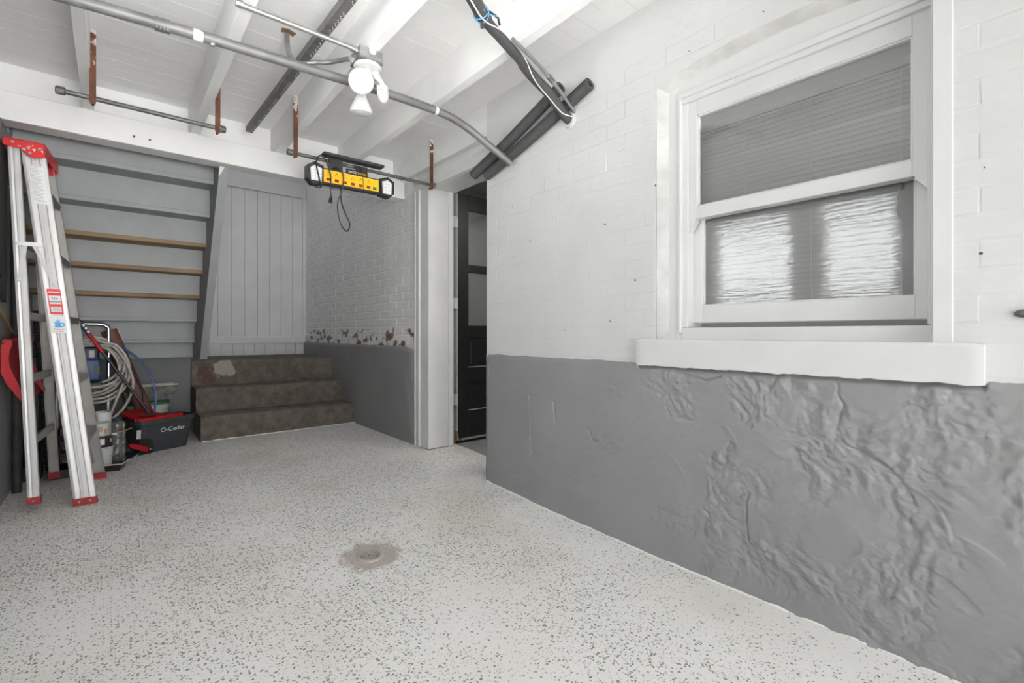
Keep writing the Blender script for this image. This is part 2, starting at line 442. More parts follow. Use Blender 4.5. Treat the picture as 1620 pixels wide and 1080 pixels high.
class MB:
    """collects shapes in metres (world frame) and links them as ONE mesh object"""

    def __init__(self, tf=None):
        self.bm = bmesh.new()
        self.mats = []
        self.cur = 0
        self.tf = tf

    def m(self, name):
        if name not in self.mats:
            self.mats.append(name)
        self.cur = self.mats.index(name)
        return self

    def _v(self, p):
        p = Vector(p)
        if self.tf:
            p = self.tf(p)
        return self.bm.verts.new(p)

    def _f(self, vs, smooth=False):
        try:
            f = self.bm.faces.new(vs)
        except ValueError:
            return None
        f.material_index = self.cur
        f.smooth = smooth
        return f

    def box(self, a, b, bev=0.0, M=None, seg=1):
        t = bmesh.new()
        bmesh.ops.create_cube(t, size=1.0)
        a = Vector(a); b = Vector(b)
        c = (a + b) / 2; s = b - a
        for v in t.verts:
            v.co = Vector((v.co.x * s.x, v.co.y * s.y, v.co.z * s.z)) + c
        if bev:
            bmesh.ops.bevel(t, geom=list(t.edges), offset=bev, segments=seg, affect='EDGES', profile=0.5)
        return self.add(t, M)

    def add(self, t, M=None, smooth=None):
        mp = {}
        for v in t.verts:
            co = M @ v.co if M is not None else v.co
            mp[v] = self._v(co)
        for f in t.faces:
            self._f([mp[v] for v in f.verts], f.smooth if smooth is None else smooth)
        t.free()
        return self

    def poly_extrude(self, pts, d, cap=True):
        """closed polygon (3-D points) pushed along vector d"""
        d = Vector(d)
        A = [self._v(p) for p in pts]
        B = [self._v(Vector(p) + d) for p in pts]
        n = len(pts)
        for i in range(n):
            self._f([A[i], A[(i + 1) % n], B[(i + 1) % n], B[i]])
        if cap:
            self._f(A[::-1]); self._f(B)
        return self

    def sweep(self, prof, p0, p1, ex, ey, sc1=1.0):
        """2-D profile swept straight from p0 to p1"""
        p0 = Vector(p0); p1 = Vector(p1); ex = Vector(ex); ey = Vector(ey)
        A = [self._v(p0 + ex * u + ey * v) for u, v in prof]
        B = [self._v(p1 + ex * u * sc1 + ey * v * sc1) for u, v in prof]
        n = len(prof)
        for i in range(n):
            self._f([A[i], A[(i + 1) % n], B[(i + 1) % n], B[i]])
        self._f(A[::-1]); self._f(B)
        return self

    def tube(self, pts, r, n=10, closed=False, cap=True, inner=None):
        P = [Vector(p) for p in pts]
        N = len(P)
        rs = r if isinstance(r, (list, tuple)) else [r] * N
        rings = []
        up = None
        for i in range(N):
            if closed:
                t = P[(i + 1) % N] - P[i - 1]
            else:
                t = P[min(i + 1, N - 1)] - P[max(i - 1, 0)]
            if t.length < 1e-9:
                t = Vector((0, 0, 1))
            t.normalize()
            if up is None:
                up = t.orthogonal().normalized()
            else:
                up = up - t * up.dot(t)
                if up.length < 1e-6:
                    up = t.orthogonal()
                up.normalize()
            w = t.cross(up)
            rings.append([self._v(P[i] + (up * math.cos(2 * math.pi * k / n) + w * math.sin(2 * math.pi * k / n)) * rs[i]) for k in range(n)])
        for i in range(N if closed else N - 1):
            a = rings[i]; b = rings[(i + 1) % N]
            for k in range(n):
                self._f([a[k], a[(k + 1) % n], b[(k + 1) % n], b[k]], True)
        if cap and not closed:
            self._f(rings[0][::-1]); self._f(rings[-1])
        return self

    def lathe(self, prof, c=(0, 0, 0), axis=(0, 0, 1), n=24, sx=1.0, close=False):
        """profile [(r, h)...] turned about axis through c"""
        ax = Vector(axis).normalized()
        u = ax.orthogonal().normalized() if abs(ax.z) < 0.999 else Vector((1, 0, 0))
        w = ax.cross(u)
        c = Vector(c)
        rings = []
        for r, h in prof:
            if r < 1e-6:
                rings.append([self._v(c + ax * h)])
            else:
                rings.append([self._v(c + ax * h + (u * math.cos(2 * math.pi * k / n) + w * math.sin(2 * math.pi * k / n)) * r) for k in range(n)])
        for a, b in zip(rings, rings[1:]):
            for k in range(n):
                k2 = (k + 1) % n
                if len(a) == 1 and len(b) == 1:
                    continue
                if len(a) == 1:
                    self._f([a[0], b[k], b[k2]], True)
                elif len(b) == 1:
                    self._f([a[k], b[0], a[k2]], True)
                else:
                    self._f([a[k], b[k], b[k2], a[k2]], True)
        return self

    def grid(self, nu, nv, fn, smooth=True):
        V = [[self._v(fn(i / nu, j / nv)) for j in range(nv + 1)] for i in range(nu + 1)]
        for i in range(nu):
            for j in range(nv):
                self._f([V[i][j], V[i + 1][j], V[i + 1][j + 1], V[i][j + 1]], smooth)
        return self

    def text(self, body, size, M, mname, depth=0.0006):
        cu = bpy.data.curves.new('lettering', 'FONT')
        cu.body = body
        cu.size = size
        cu.align_x = 'CENTER'
        cu.align_y = 'CENTER'
        cu.extrude = depth
        cu.resolution_u = 3
        o = bpy.data.objects.new('lettering', cu)
        COL.objects.link(o)
        bpy.context.view_layer.update()
        me = o.evaluated_get(bpy.context.evaluated_depsgraph_get()).to_mesh()
        t = bmesh.new()
        t.from_mesh(me)
        o.evaluated_get(bpy.context.evaluated_depsgraph_get()).to_mesh_clear()
        bpy.data.objects.remove(o)
        bpy.data.curves.remove(cu)
        self.m(mname)
        return self.add(t, M)

    def build(self, name, parent=None, auto=35, recalc=True):
        if recalc:
            bmesh.ops.recalc_face_normals(self.bm, faces=self.bm.faces)
        org = origin_of(parent)
        loc = Vector((0, 0, 0))
        me = bpy.data.meshes.new(name)
        for v in self.bm.verts:
            v.co -= org
        self.bm.to_mesh(me)
        self.bm.free()
        for k in self.mats:
            me.materials.append(MATS[k])
        if auto:
            me.set_sharp_from_angle(angle=math.radians(auto))
        o = bpy.data.objects.new(name, me)
        COL.objects.link(o)
        if parent is not None:
            o.parent = parent
        return o


def tag(o, label=None, cat=None, group=None, kind=None):
    if label: o['label'] = label
    if cat: o['category'] = cat
    if group: o['group'] = group
    if kind: o['kind'] = kind
    return o


def thing(name, loc, label, cat, group=None):
    o = bpy.data.objects.new(name, None)
    COL.objects.link(o)
    o.empty_display_size = 0.05
    o.location = loc
    return tag(o, label, cat, group)


def setting(name, label=None):
    o = bpy.data.objects.new(name, None)
    COL.objects.link(o)
    o['kind'] = 'structure'
    if label: o['label'] = label
    return o


def single(mb, name, label, cat, base, group=None):
    """a thing that is one mesh, origin at its base"""
    o = mb.build(name)
    b = Vector(base)
    for v in o.data.vertices:
        v.co -= b
    o.location = b
    return tag(o, label, cat, group)


def sm(x, a, b):
    t = min(1, max(0, (x - a) / (b - a)))
    return t * t * (3 - 2 * t)


def catmull(P, n=8, closed=False):
    P = [Vector(p) for p in P]
    out = []
    N = len(P)
    rng = range(N) if closed else range(N - 1)
    for i in rng:
        if closed:
            a, b, c, d = P[i - 1], P[i], P[(i + 1) % N], P[(i + 2) % N]
        else:
            a, b, c, d = P[max(i - 1, 0)], P[i], P[i + 1], P[min(i + 2, N - 1)]
        for k in range(n):
            t = k / n
            out.append(0.5 * ((2 * b) + (c - a) * t + (2 * a - 5 * b + 4 * c - d) * t * t + (3 * b - a - 3 * c + d) * t ** 3))
    if not closed:
        out.append(P[-1])
    return out


# ------------------------------------------------------------------ the floor
XL, XN, XF = -0.445, 1.83, 1.88      # left wall, near right wall, far right wall
YD = 2.416                           # near corner of the doorway
YJ = 3.209                           # far jamb of the doorway


def zf(y):
    """the slab falls towards the garage door"""
    K = [(-3.5, -0.085), (1.2, -0.082), (1.85, -0.067), (2.4, -0.04), (3.0, -0.008), (3.5, 0.0), (7.0, 0.0)]
    for (a, za), (b, zb) in zip(K, K[1:]):
        if y <= b:
            return za + (zb - za) * (y - a) / (b - a)
    return 0.0


ys = [-2.8 + 0.1 * i for i in range(93)]
mb = MB().m('epoxy_floor')
rows = []
for y in ys:
    xr = 2.13
    rows.append([mb._v((-0.6 + (xr + 0.6) * k / 16, y, zf(y))) for k in range(17)])
for a, b in zip(rows, rows[1:]):
    for k in range(16):
        mb._f([a[k], a[k + 1], b[k + 1], b[k]], True)
floor = tag(mb.build('floor', auto=None), 'white epoxy garage floor scattered with dark flakes', kind='structure')

mb = MB().m('hall_floor')
mb.grid(2, 50, lambda u, v: Vector((2.131 + 1.4 * u, -1.0 + 4.9 * v, zf(-1.0 + 4.9 * v) - 0.003)))
mb.build('floor.001', auto=None)['kind'] = 'structure'

# ragged white paint line where the floor meets the near wall and the steps
mb = MB().m('caulk_white')


def bead(pts, w, h, step=0.02):
    P = []
    for (a, b) in zip(pts, pts[1:]):
        a = Vector(a); b = Vector(b)
        n = max(1, int((b - a).length / step))
        for i in range(n):
            P.append(a.lerp(b, i / n))
    P.append(Vector(pts[-1]))
    rs = [max(0.002, w * (0.7 + 0.9 * noise.noise(p * 17.0))) for p in P]
    P = [Vector((p.x, p.y, zf(p.y) + h * 0.3)) for p in P]
    mb.tube(P, rs, 6)


bead([(XN - 0.014, -0.3, 0), (XN - 0.012, 1.0, 0), (XN - 0.014, YD - 0.02, 0)], 0.007, 0.004)
bead([(0.565, 4.632, 0), (1.86, 4.652, 0)], 0.007, 0.004)
tag(mb.build('trim_5'), 'ragged white paint line along the foot of the walls', kind='structure')

# ------------------------------------------------------------------ brick walls
def brick_mesh(name, proud, mname, seed):
    rnd = random.Random(seed)
    b = bmesh.new()
    ins = 0.045
    prof = []
    j = lambda a: rnd.uniform(-a, a)
    back = [b.verts.new((0.02, y, z)) for y, z in ((-.5, -.5), (.5, -.5), (.5, .5), (-.5, .5))]
    mid = [b.verts.new((-proud * 0.25, y + j(.006), z + j(.02))) for y, z in ((-.5, -.5), (.5, -.5), (.5, .5), (-.5, .5))]
    fr = [b.verts.new((-proud + j(proud * .3), y * (1 - 0.05) + j(.006), z * (1 - 0.17) + j(.03))) for y, z in ((-.5, -.5), (.5, -.5), (.5, .5), (-.5, .5))]
    for A, B in ((back, mid), (mid, fr)):
        for i in range(4):
            b.faces.new((A[i], A[(i + 1) % 4], B[(i + 1) % 4], B[i]))
    b.faces.new(fr)
    bmesh.ops.recalc_face_normals(b, faces=b.faces)
    me = bpy.data.meshes.new(name)
    b.to_mesh(me)
    b.free()
    me.materials.append(MATS[mname])
    return me


def lay(parent, X, y0f, y1f, z0, z1, ch, bl, gap, meshes, keep, joined=None):
    r = 0
    z = z0
    count = 0
    rest = []
    while z + ch * 0.5 < z1:
        zc = z + ch / 2
        y0, y1 = y0f(zc), y1f(zc)
        y = y0 - (bl / 2 if r % 2 else 0)
        while y < y1:
            a, b = max(y, y0), min(y + bl, y1)
            y += bl
            for (p, q, zz0, zz1) in keep(a, b, z, min(z + ch, z1)):
                if q - p < 0.03 or zz1 - zz0 < 0.02:
                    continue
                if count < 299:
                    o = bpy.data.objects.new('brick', random.choice(meshes))
                    COL.objects.link(o)
                    o.parent = parent
                    o.location = (X + random.uniform(-0.0008, 0.0008), (p + q) / 2, (zz0 + zz1) / 2 + random.uniform(-.001, .001))
                    o.scale = (1, q - p - gap, zz1 - zz0 - gap)
                    o.rotation_euler = (random.uniform(-.006, .006), 0, random.uniform(-.004, .004))
                    count += 1
                else:
                    rest.append((p, q, zz0, zz1))
        z += ch
        r += 1
    return count


# near right wall -----------------------------------------------------------
WY0, WY1 = 0.226, 1.182          # masonry opening of the window
WZ0 = 0.87


def arch(y):
    return 1.978 + 0.055 * (1 - ((y - 0.70) / 0.485) ** 2)


wall_right = setting('wall_right', 'white painted brick wall with the sash window, grey plaster below')
mb = MB().m('brick_paint')
X0, X1 = XN, 2.10
# pieces round the opening
mb.box((X0, WY1, -0.2), (X1, YD, 2.37))
mb.box((X0, YFRONT, -0.2), (X1, WY0, 2.37))
mb.box((X0, WY0, -0.2), (X1, WY1, WZ0 - 0.004))
N = 14
pts = [(WY0, arch(WY0))] + [(WY0 + (WY1 - WY0) * k / N, arch(WY0 + (WY1 - WY0) * k / N)) for k in range(1, N)] + [(WY1, arch(WY1))]
mb.poly_extrude([(X0, y, z) for y, z in pts] + [(X0, WY1, 2.37), (X0, WY0, 2.37)], (X1 - X0, 0, 0))
mb.build('masonry', wall_right, auto=30)

bm_near = [brick_mesh('painted_brick', 0.0011, 'brick_paint', s) for s in range(5)]


def keep_near(a, b, z0, z1):
    # cut the bricks round the window
    if z1 <= WZ0 or z0 > 2.04:
        return [(a, b, z0, z1)]
    out = []
    if z0 < WZ0 < z1:
        out.append((a, b, z0, WZ0)); z0 = WZ0
    top = arch(min(max((a + b) / 2, WY0), WY1))
    if b <= WY0 - 0.001 or a >= WY1 + 0.001:
        return out + [(a, b, z0, z1)]
    if a < WY0:
        out.append((a, WY0 - 0.004, z0, z1))
    if b > WY1:
        out.append((WY1 + 0.004, b, z0, z1))
    if z1 > top + 0.012:
        out.append((max(a, WY0), min(b, WY1), max(z0, top + 0.012), z1))
    return out


n1 = lay(wall_right, XN, lambda z: -0.05, lambda z: YD - 0.006 + 0.008 * math.sin(z * 83), 0.775, 2.16, 0.0755, 0.215, 0.0025, bm_near, keep_near)

# rough grey plaster on the lower part ------------------------------------------
def rough(y, z):
    """how coarse the plaster is: smooth by the doorway, very coarse to the right and low"""
    return 0.2 + 0.8 * sm(1.8 - y - 0.25 * (0.6 - z), 0.0, 1.1)


STROKES = []
rnd = random.Random(3)
for k in range(26):
    y = rnd.uniform(0.05, 1.3); z = rnd.uniform(0.02, 0.68)
    a = rnd.uniform(-1.2, 1.2)
    STROKES.append((y, z, a, rnd.uniform(.03, .12), rnd.uniform(.008, .028), rnd.choice((1, 1, -1)) * rnd.uniform(.0006, .0016)))
# the big trowel swipes on the right
STROKES += [(0.30, 0.585, -0.15, 0.16, 0.035, 0.004), (0.14, 0.60, 0.05, 0.14, 0.022, 0.0035), (0.36, 0.47, 0.75, 0.14, 0.014, -0.004), (0.26, 0.36, 1.15, 0.07, 0.03, 0.0035),
            (0.20, 0.30, 0.3, 0.10, 0.03, 0.003), (0.62, 0.46, 1.2, 0.045, 0.02, -0.005), (0.86, 0.44, -1.1, 0.05, 0.018, -0.005), (0.24, 0.18, 0.5, 0.12, 0.02, -0.003)]
CRACKS = [[(1.995, 0.54), (1.985, 0.44), (1.98, 0.33), (1.975, 0.22)], [(1.80, 0.53), (1.79, 0.40)], [(1.56, 0.42), (1.53, 0.36), (1.50, 0.37)], [(2.37, 0.7), (2.372, 0.62)],
          [(2.365, 0.42), (2.37, 0.30), (2.37, 0.18)], [(0.50, 0.74), (0.48, 0.66), (0.50, 0.60)], [(1.05, 0.73), (0.95, 0.71), (0.88, 0.73)], [(0.78, 0.30), (0.79, 0.22), (0.78, 0.12)]]


def seg_d(p, a, b):
    ax, ay = a; bx, by = b
    dx, dy = bx - ax, by - ay
    t = max(0, min(1, ((p[0] - ax) * dx + (p[1] - ay) * dy) / (dx * dx + dy * dy)))
    return math.hypot(p[0] - ax - t * dx, p[1] - ay - t * dy)


CB = []
for c in CRACKS:
    for a, b in zip(c, c[1:]):
        CB.append((a, b, min(a[0], b[0]) - .03, max(a[0], b[0]) + .03, min(a[1], b[1]) - .03, max(a[1], b[1]) + .03))


def relief(y, z):
    r = rough(y, z)
    p = Vector((y * 1.0, z * 1.0, 3.1))
    h = 0.004 * noise.noise(p * 3.0)
    w = Vector((noise.noise(p * 6), noise.noise(p * 6 + Vector((9, 2, 1))), 0)) * 0.05
    q = p + w
    rid = 1 - abs(noise.noise(q * 11.0)) * 2
    patch = sm(noise.noise(p * 4.3 + Vector((4, 4, 0))), -0.15, 0.35)
    crust = sm(noise.noise(p * 5.1 + Vector((1, 7, 0))) + 0.35 * (r - 0.5), -0.05, 0.30)
    h += r * patch * 0.0020 * max(0, rid - 0.45)
    tb = noise.turbulence(q * 13.0, 6, True, amplitude_scale=0.62, frequency_scale=2.05)
    h += r * (0.22 + crust) * 0.0088 * (tb - 0.6) + 0.0006 * noise.noise(p * 40)
    for (sy_, sz_, a, ln, wd, amp) in STROKES:
        dy, dz = y - sy_, z - sz_
        if abs(dy) > 0.2 or abs(dz) > 0.2:
            continue
        u = dy * math.cos(a) + dz * math.sin(a); v = -dy * math.sin(a) + dz * math.cos(a)
        v += 2.6 * u * u
        if abs(u) < ln and abs(v) < wd:
            e = sm(1 - abs(u) / ln, 0, .35)
            h += amp * e * (0.45 + 0.55 * v / wd) * sm(1 - abs(v) / wd, 0, .12)
    d = 9
    wob = 0.010 * noise.noise(Vector((y * 25, z * 25, 0)))
    for a, b, ya, yb, za, zb in CB:
        if ya < y < yb and za < z < zb:
            d = min(d, seg_d((y + wob, z + wob * .6), a, b))
    if d < 0.006:
        h -= 0.006 * (1 - d / 0.006)
    return h


mb = MB().m('wall_grey')
NY, NZ = 700, 230


def ptop(y):
    """ragged upper edge of the plaster"""
    z = 0.766 + 0.006 * noise.noise(Vector((y * 9, 0, 5))) + 0.003 * noise.noise(Vector((y * 40, 0, 1)))
    if 0.15 < y < 1.27:
        z = min(z, 0.757 + 0.004 * noise.noise(Vector((y * 22, 0, 1))) + 0.010 * sm(y, 0.9, 1.2) * 0)
    return z


def plaster(u, v):
    y = -0.35 + (YD + 0.012 + 0.35) * u
    zt = ptop(y); zb = zf(y) - 0.03
    z = zb + (zt - zb) * v
    th = 0.014
    e = th * (sm(1 - v, 0.0, 0.025))                      # rolled top edge
    x = XN - e - relief(y, z) * sm(1 - v, 0.0, 0.03)
    k = sm(y, YD - 0.035, YD + 0.012)
    return Vector((x + 0.02 * k * k, y + 0.0, z))


mb.grid(NY, NZ, plaster)
# end face at the doorway
mb.grid(6, 40, lambda u, v: Vector((XN + 0.004 + 0.28 * u, YD + 0.012 + 0.004 * noise.noise(Vector((u * 3, v * 9, 2))), -0.1 + (0.764 + 0.1) * v)))
mb.grid(6, 2, lambda u, v: Vector((XN + 0.004 + 0.28 * u, YD - 0.03 + 0.042 * v, 0.764 - 0.004 * v)))
tag(mb.build('plaster', wall_right, auto=None, recalc=False), 'rough grey painted plaster with trowel marks and cracks')

# far right wall (brick, beyond the doorway) -------------------------------------
wall_brick = setting('wall_right_back', 'white painted brick wall beside the concrete steps with peeling paint')
mb = MB().m('brick_paint_peeling')
mb.box((XF + 0.003, 3.43, -0.1), (XF + 0.25, 6.4, 3.46))
mb.build('masonry', wall_brick)
bm_far = [brick_mesh('peeling_brick', 0.0028, 'brick_paint_peeling', s + 20) for s in range(5)]
lay(wall_brick, XF + 0.003, lambda z: 3.436, lambda z: 6.30, 0.745, 2.75, 0.0712, 0.226, 0.005, bm_far,
    lambda a, b, z0, z1: [(a, b, z0, z1)] if z0 < 0.9 + 1.16 * b / 3.75 else [])
# grey dado with rounded top and end
mb = MB().m('wall_grey')


def dado(u, v):
    y = 3.412 + (6.30 - 3.412) * u
    zt = 0.785 - 0.03 * sm(3.62 - y, 0, 0.2) + 0.006 * noise.noise(Vector((y * 8, 1, 1)))
    z = -0.02 + (zt + 0.02) * min(1, v / 0.9)
    x = XF - 0.026 - 0.004 * noise.noise(Vector((y * 4, z * 4, 0)))
    if v > 0.9:
        k = (v - 0.9) / 0.1
        x = XF - 0.026 + 0.03 * k
        z = zt + 0.005 * math.sin(k * 3.14)
    if y < 3.47:
        k = (3.47 - y) / 0.058
        x += 0.028 * k * k
    return Vector((x, y, z))


mb.grid(90, 30, dado)
mb.grid(4, 12, lambda u, v: Vector((XF + 0.002 + 0.03 * u, 3.412 + 0.0015 * math.sin(v * 9), -0.02 + 0.772 * v)))
tag(mb.build('plaster', wall_brick, auto=None, recalc=False), 'smooth grey painted plaster lower wall with rounded top')

# left wall, front wall, stairwell shell --------------------------------------------
wall_left = setting('wall_left', 'dark grey painted side wall behind the ladder')
mb = MB().m('wall_grey')
x0, x1 = XL - 0.15, XL
LW = [(0.80, 1.31), (1.50, 2.20)]    # two windows on the left wall (they mirror in the sash panes)
LZ0, LZ1 = 1.15, 1.92
ZSP = 2.02
mb.box((x0, YFRONT, -0.2), (x1, LW[0][0], ZSP))
mb.box((x0, LW[0][1], -0.2), (x1, LW[1][0], ZSP))
mb.box((x0, LW[1][1], -0.2), (x1, 3.86, ZSP))
mb.box((x0, 3.86, -0.2), (x1, 6.45, 3.46))
for a, b in LW:
    mb.box((x0, a, -0.2), (x1, b, LZ0))
    mb.box((x0, a, LZ1), (x1, b, ZSP))
mb.build('masonry', wall_left)
mb = MB().m('white_paint')
mb.box((x0 - 0.15, YFRONT, ZSP), (-0.54, 3.86, 2.4))
mb.build('upper_masonry', wall_left)
for i, (a, b) in enumerate(LW):
    w = setting('window_%d' % (i + 2), 'plain white window on the left wall')
    m2 = MB().m('white_trim')
    t = 0.03
    xx0, xx1 = x0 + 0.03, x1 + 0.01
    m2.box((xx0, a, LZ0), (xx1, a + t, LZ1)); m2.box((xx0, b - t, LZ0), (xx1, b, LZ1))
    m2.box((xx0, a + t, LZ0), (xx1, b - t, LZ0 + t)); m2.box((xx0, a + t, LZ1 - t), (xx1, b - t, LZ1))
    m2.build('window_frame', w)
    m2 = MB().m('clear_glass')
    m2.box((x0 + 0.07, a + t, LZ0 + t), (x0 + 0.074, b - t, LZ1 - t))
    m2.build('pane', w)

wall_front = setting('wall_front', 'front wall round the open garage door')
mb = MB().m('white_paint')
mb.box((-0.6, YFRONT - 0.15, -0.2), (-0.30, YFRONT, 2.4))
mb.box((1.70, YFRONT - 0.15, -0.2), (2.1, YFRONT, 2.4))
mb.box((-0.30, YFRONT - 0.15, 2.03), (1.70, YFRONT, 2.4))
mb.build('masonry', wall_front)
mb = MB().m('ground_grey')
mb.box((-12, -14, -0.3), (12, YFRONT - 0.15, -0.1))
mb.box((-12, YFRONT - 0.15, -0.3), (XL - 0.2, 7, -0.1))
mb.box((XL - 0.2, YFRONT - 0.15, -0.4), (5, 7, -0.25))
tag(mb.build('ground'), 'plain pavement outside the garage', kind='structure')

# wall under the wooden stair
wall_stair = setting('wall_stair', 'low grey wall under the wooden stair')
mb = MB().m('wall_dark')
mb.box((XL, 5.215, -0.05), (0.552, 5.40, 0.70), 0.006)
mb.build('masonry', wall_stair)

# back wall of vertical boards --------------------------------------------------------
wall_back = setting('wall_back', 'light grey wall of vertical boards behind the concrete steps')
YB = 6.29
mb = MB().m('board_grey')
mb.box((XL - 0.1, YB + 0.012, -0.3), (XF + 0.1, YB + 0.10, 3.46))
mb.build('backing', wall_back)
# seams at these X positions (varying board widths)
seams = [XL + 0.02, -0.285, -0.150, -0.015, 0.125, 0.26, 0.395, 0.53, 0.655, 0.785, 0.917, 1.052, 1.188, 1.325, 1.458, 1.588, 1.720, 1.842]
for a, b in zip(seams, seams[1:]):
    mb = MB().m('board_grey')
    dx = random.uniform(-0.0012, 0.0012)
    g = 0.0028 if random.random() < 0.45 else 0.0016
    mb.box((a + g, YB + dx, 0.80), (b - g * .3, YB + 0.014, 2.66), 0.0015)
    mb.build('board', wall_back)
mb = MB().m('board_grey')
mb.box((XL, YB - 0.018, 0.775), (XF - 0.012, YB + 0.012, 0.862), 0.003)
mb.build('rail', wall_back)
mb = MB().m('board_grey')
mb.box((XL, YB - 0.014, 2.60), (XF - 0.004, YB + 0.012, 2.72), 0.003)
mb.build('rail', wall_back)
mb = MB().m('board_grey')
mb.box((1.838, YB - 0.014, 0.862), (XF + 0.0, YB + 0.012, 2.60), 0.002)
mb.build('corner_board', wall_back)
for k in range(18):
    a = -0.2 + k * 0.115
    mb = MB().m('board_grey')
    mb.box((a + 0.0015, YB + 0.000, 0.62), (min(a + 0.1135, XF - 0.03), YB + 0.012, 0.775), 0.0015)
    mb.build('skirting_board', wall_back)

# hall beyond the doorway / room behind the window ------------------------------------
wall_hall = setting('wall_hall', 'plain grey walls of the room beyond the doorway')
mb = MB().m('hall_grey')
mb.box((3.3, -1.0, -0.1), (3.4, 3.9, 2.6))
mb.box((2.1, 3.75, -0.1), (3.4, 3.85, 2.6))
mb.box((2.1, -1.0, -0.1), (3.4, -0.9, 2.6))
mb.build('plasterboard', wall_hall)
mb = MB().m('white_paint')
mb.box((1.9, -1.0, 2.28), (3.4, 3.9, 2.36))
mb.build('ceiling.001')['kind'] = 'structure'

# ------------------------------------------------------------------ the ceiling
ceiling = setting('ceiling', 'white painted board ceiling on joists')
mb = MB().m('mortar_grey')
mb.box((XL - 0.15, YFRONT - 0.1, 2.384), (2.1, 3.80, 2.46))
mb.build('backing', ceiling)
y = YFRONT - 0.02
k = 0
while y < 3.76:
    w = 0.108
    mb = MB().m('ceiling_white')
    dz = random.uniform(-0.0004, 0.0004)
    mb.box((-0.58, y + 0.0012, 2.370 + dz), (1.99, min(y + w, 3.775) - 0.0008, 2.386))
    mb.build('plank', ceiling)
    y += w
mb = MB().m('stair_dark')
mb.box((XL - 0.2, 3.76, 3.42), (2.2, 6.5, 3.5))
mb.box((XL - 0.2, 3.80, 2.37), (2.2, 3.86, 3.46))
mb.build('ceiling.002')['kind'] = 'structure'
# joists
for xa, xb in ((-0.128, -0.082), (0.380, 0.430), (0.876, 0.925), (1.362, 1.412), (1.836, 1.90)):
    mb = MB().m('joist_white')
    zb = 2.176 if xa < 1.7 else 2.164
    mb.box((xa, YFRONT, zb), (xb, 3.752 if xa < 1.7 else 3.752, 2.372), 0.002)
    mb.build('joist', ceiling)
mb = MB().m('joist_white')
mb.box((-0.62, 3.75, 2.17), (1.99, 3.80, 2.372), 0.002)
mb.build('rim_board', ceiling)
# board over the doorway, between joist and head casing
mb = MB().m('white_trim')
mb.box((1.885, YD - 0.01, 2.02), (1.93, 3.60, 2.37), 0.002)
mb.build('fascia_board', ceiling)

mb = MB().m('joist_white')
mb.box((-0.60, 3.62, 2.024), (1.878, 3.75, 2.176), 0.003)
beam = single(mb, 'support_beam', 'thick white painted beam crossing over the foot of the stairs', 'beam', (0.7, 3.685, 2.024))
for nx in (0.098, 0.173):
    mb = MB().m('dark_metal')
    mb.tube([(nx, 3.622, 2.070), (nx, 3.592, 2.066)], 0.0022, 6)
    mb.lathe([(0, 0), (0.006, 0), (0.006, -0.002), (0, -0.002)], (nx, 3.591, 2.066), (0, 1, 0), 8)
    single(mb, 'nail', 'left bent nail sticking out of the white beam' if nx < .13 else 'right bent nail sticking out of the white beam', 'nail', (nx, 3.615, 2.066), 'nails in the beam')

# mesh strip lying on the beam
mb = MB().m('dark_iron')
for i in range(18):
    a = 0.012 + i * 0.0128
    mb.box((a, 3.716, 2.176), (a + 0.0035, 3.722, 2.208), M=None)
    mb.poly_extrude([(a, 3.716, 2.182), (a + 0.004, 3.716, 2.182), (a + 0.013, 3.716, 2.206), (a + 0.009, 3.716, 2.206)], (0, 0.005, 0))
for z in (2.176, 2.189, 2.204):
    mb.box((0.008, 3.715, z), (0.245, 3.723, z + 0.003))
mb.box((0.2, 3.708, 2.176), (0.292, 3.724, 2.182))
single(mb, 'lath_strip', 'dark strip of expanded metal lath lying on the white beam', 'metal strip', (0.13, 3.72, 2.176))

# ------------------------------------------------------------------ doorway
door_frame = setting('trim_1', 'white moulded casing round the doorway')
prof = [(0, 0), (0.028, 0), (0.028, 0.012), (0.022, 0.018), (0.022, 0.060), (0.030, 0.066), (0.030, 0.078), (0.018, 0.088), (0.018, 0.205), (0.0, 0.205)]
# far casing, sections (depth towards the room, along -Y from Y=3.436)
mb = MB().m('white_trim')
zt = 2.115
mb.sweep(prof, (XF + 0.004, 3.420, 0.0), (XF + 0.004, 3.420, 2.035), (-1, 0, 0), (0, -1, 0))
mb.build('side_casing', door_frame)
mb = MB().m('white_trim')
hp = [(0, 0), (0.022, 0), (0.022, 0.055), (0.030, 0.062), (0.030, 0.072), (0.040, 0.080), (0.040, 0.094), (0, 0.094)]
mb.sweep(hp, (XF + 0.006, 3.425, 2.022), (XF + 0.006, YD - 0.02, 2.022), (-1, 0, 0), (0, 0, 1))
mb.build('head_casing', door_frame)
mb = MB().m('jamb_grey')
mb.box((XF - 0.012, YJ, 0.0), (2.085, YJ + 0.05, 2.024), 0.002)
mb.build('jamb', door_frame)
mb = MB().m('white_trim')
mb.box((2.045, YJ - 0.012, 0.0), (2.088, YJ + 0.01, 2.024), 0.002)
mb.build('door_stop', door_frame)
mb = MB().m('white_trim')
mb.box((XF - 0.012, YD - 0.05, 2.022), (2.10, YJ + 0.05, 2.06), 0.002)
mb.build('head_jamb', door_frame)
mb = MB().m('hall_grey')
mb.box((2.10, YJ + 0.12, -0.02), (2.145, 3.80, 2.3))
mb.box((1.93, YJ + 0.05, -0.02), (2.145, 3.46, 2.3))
mb.build('wall_doorway')['kind'] = 'structure'

# the black door, standing open into the hall
door = bpy.data.objects.new('door_1', None)
COL.objects.link(door)
tag(door, 'black panelled door with two glazed panes, standing open in the doorway', kind='structure')
DX0, DX1 = 2.150, 2.912
DY0, DY1 = 3.232, 3.272       # faces of the leaf


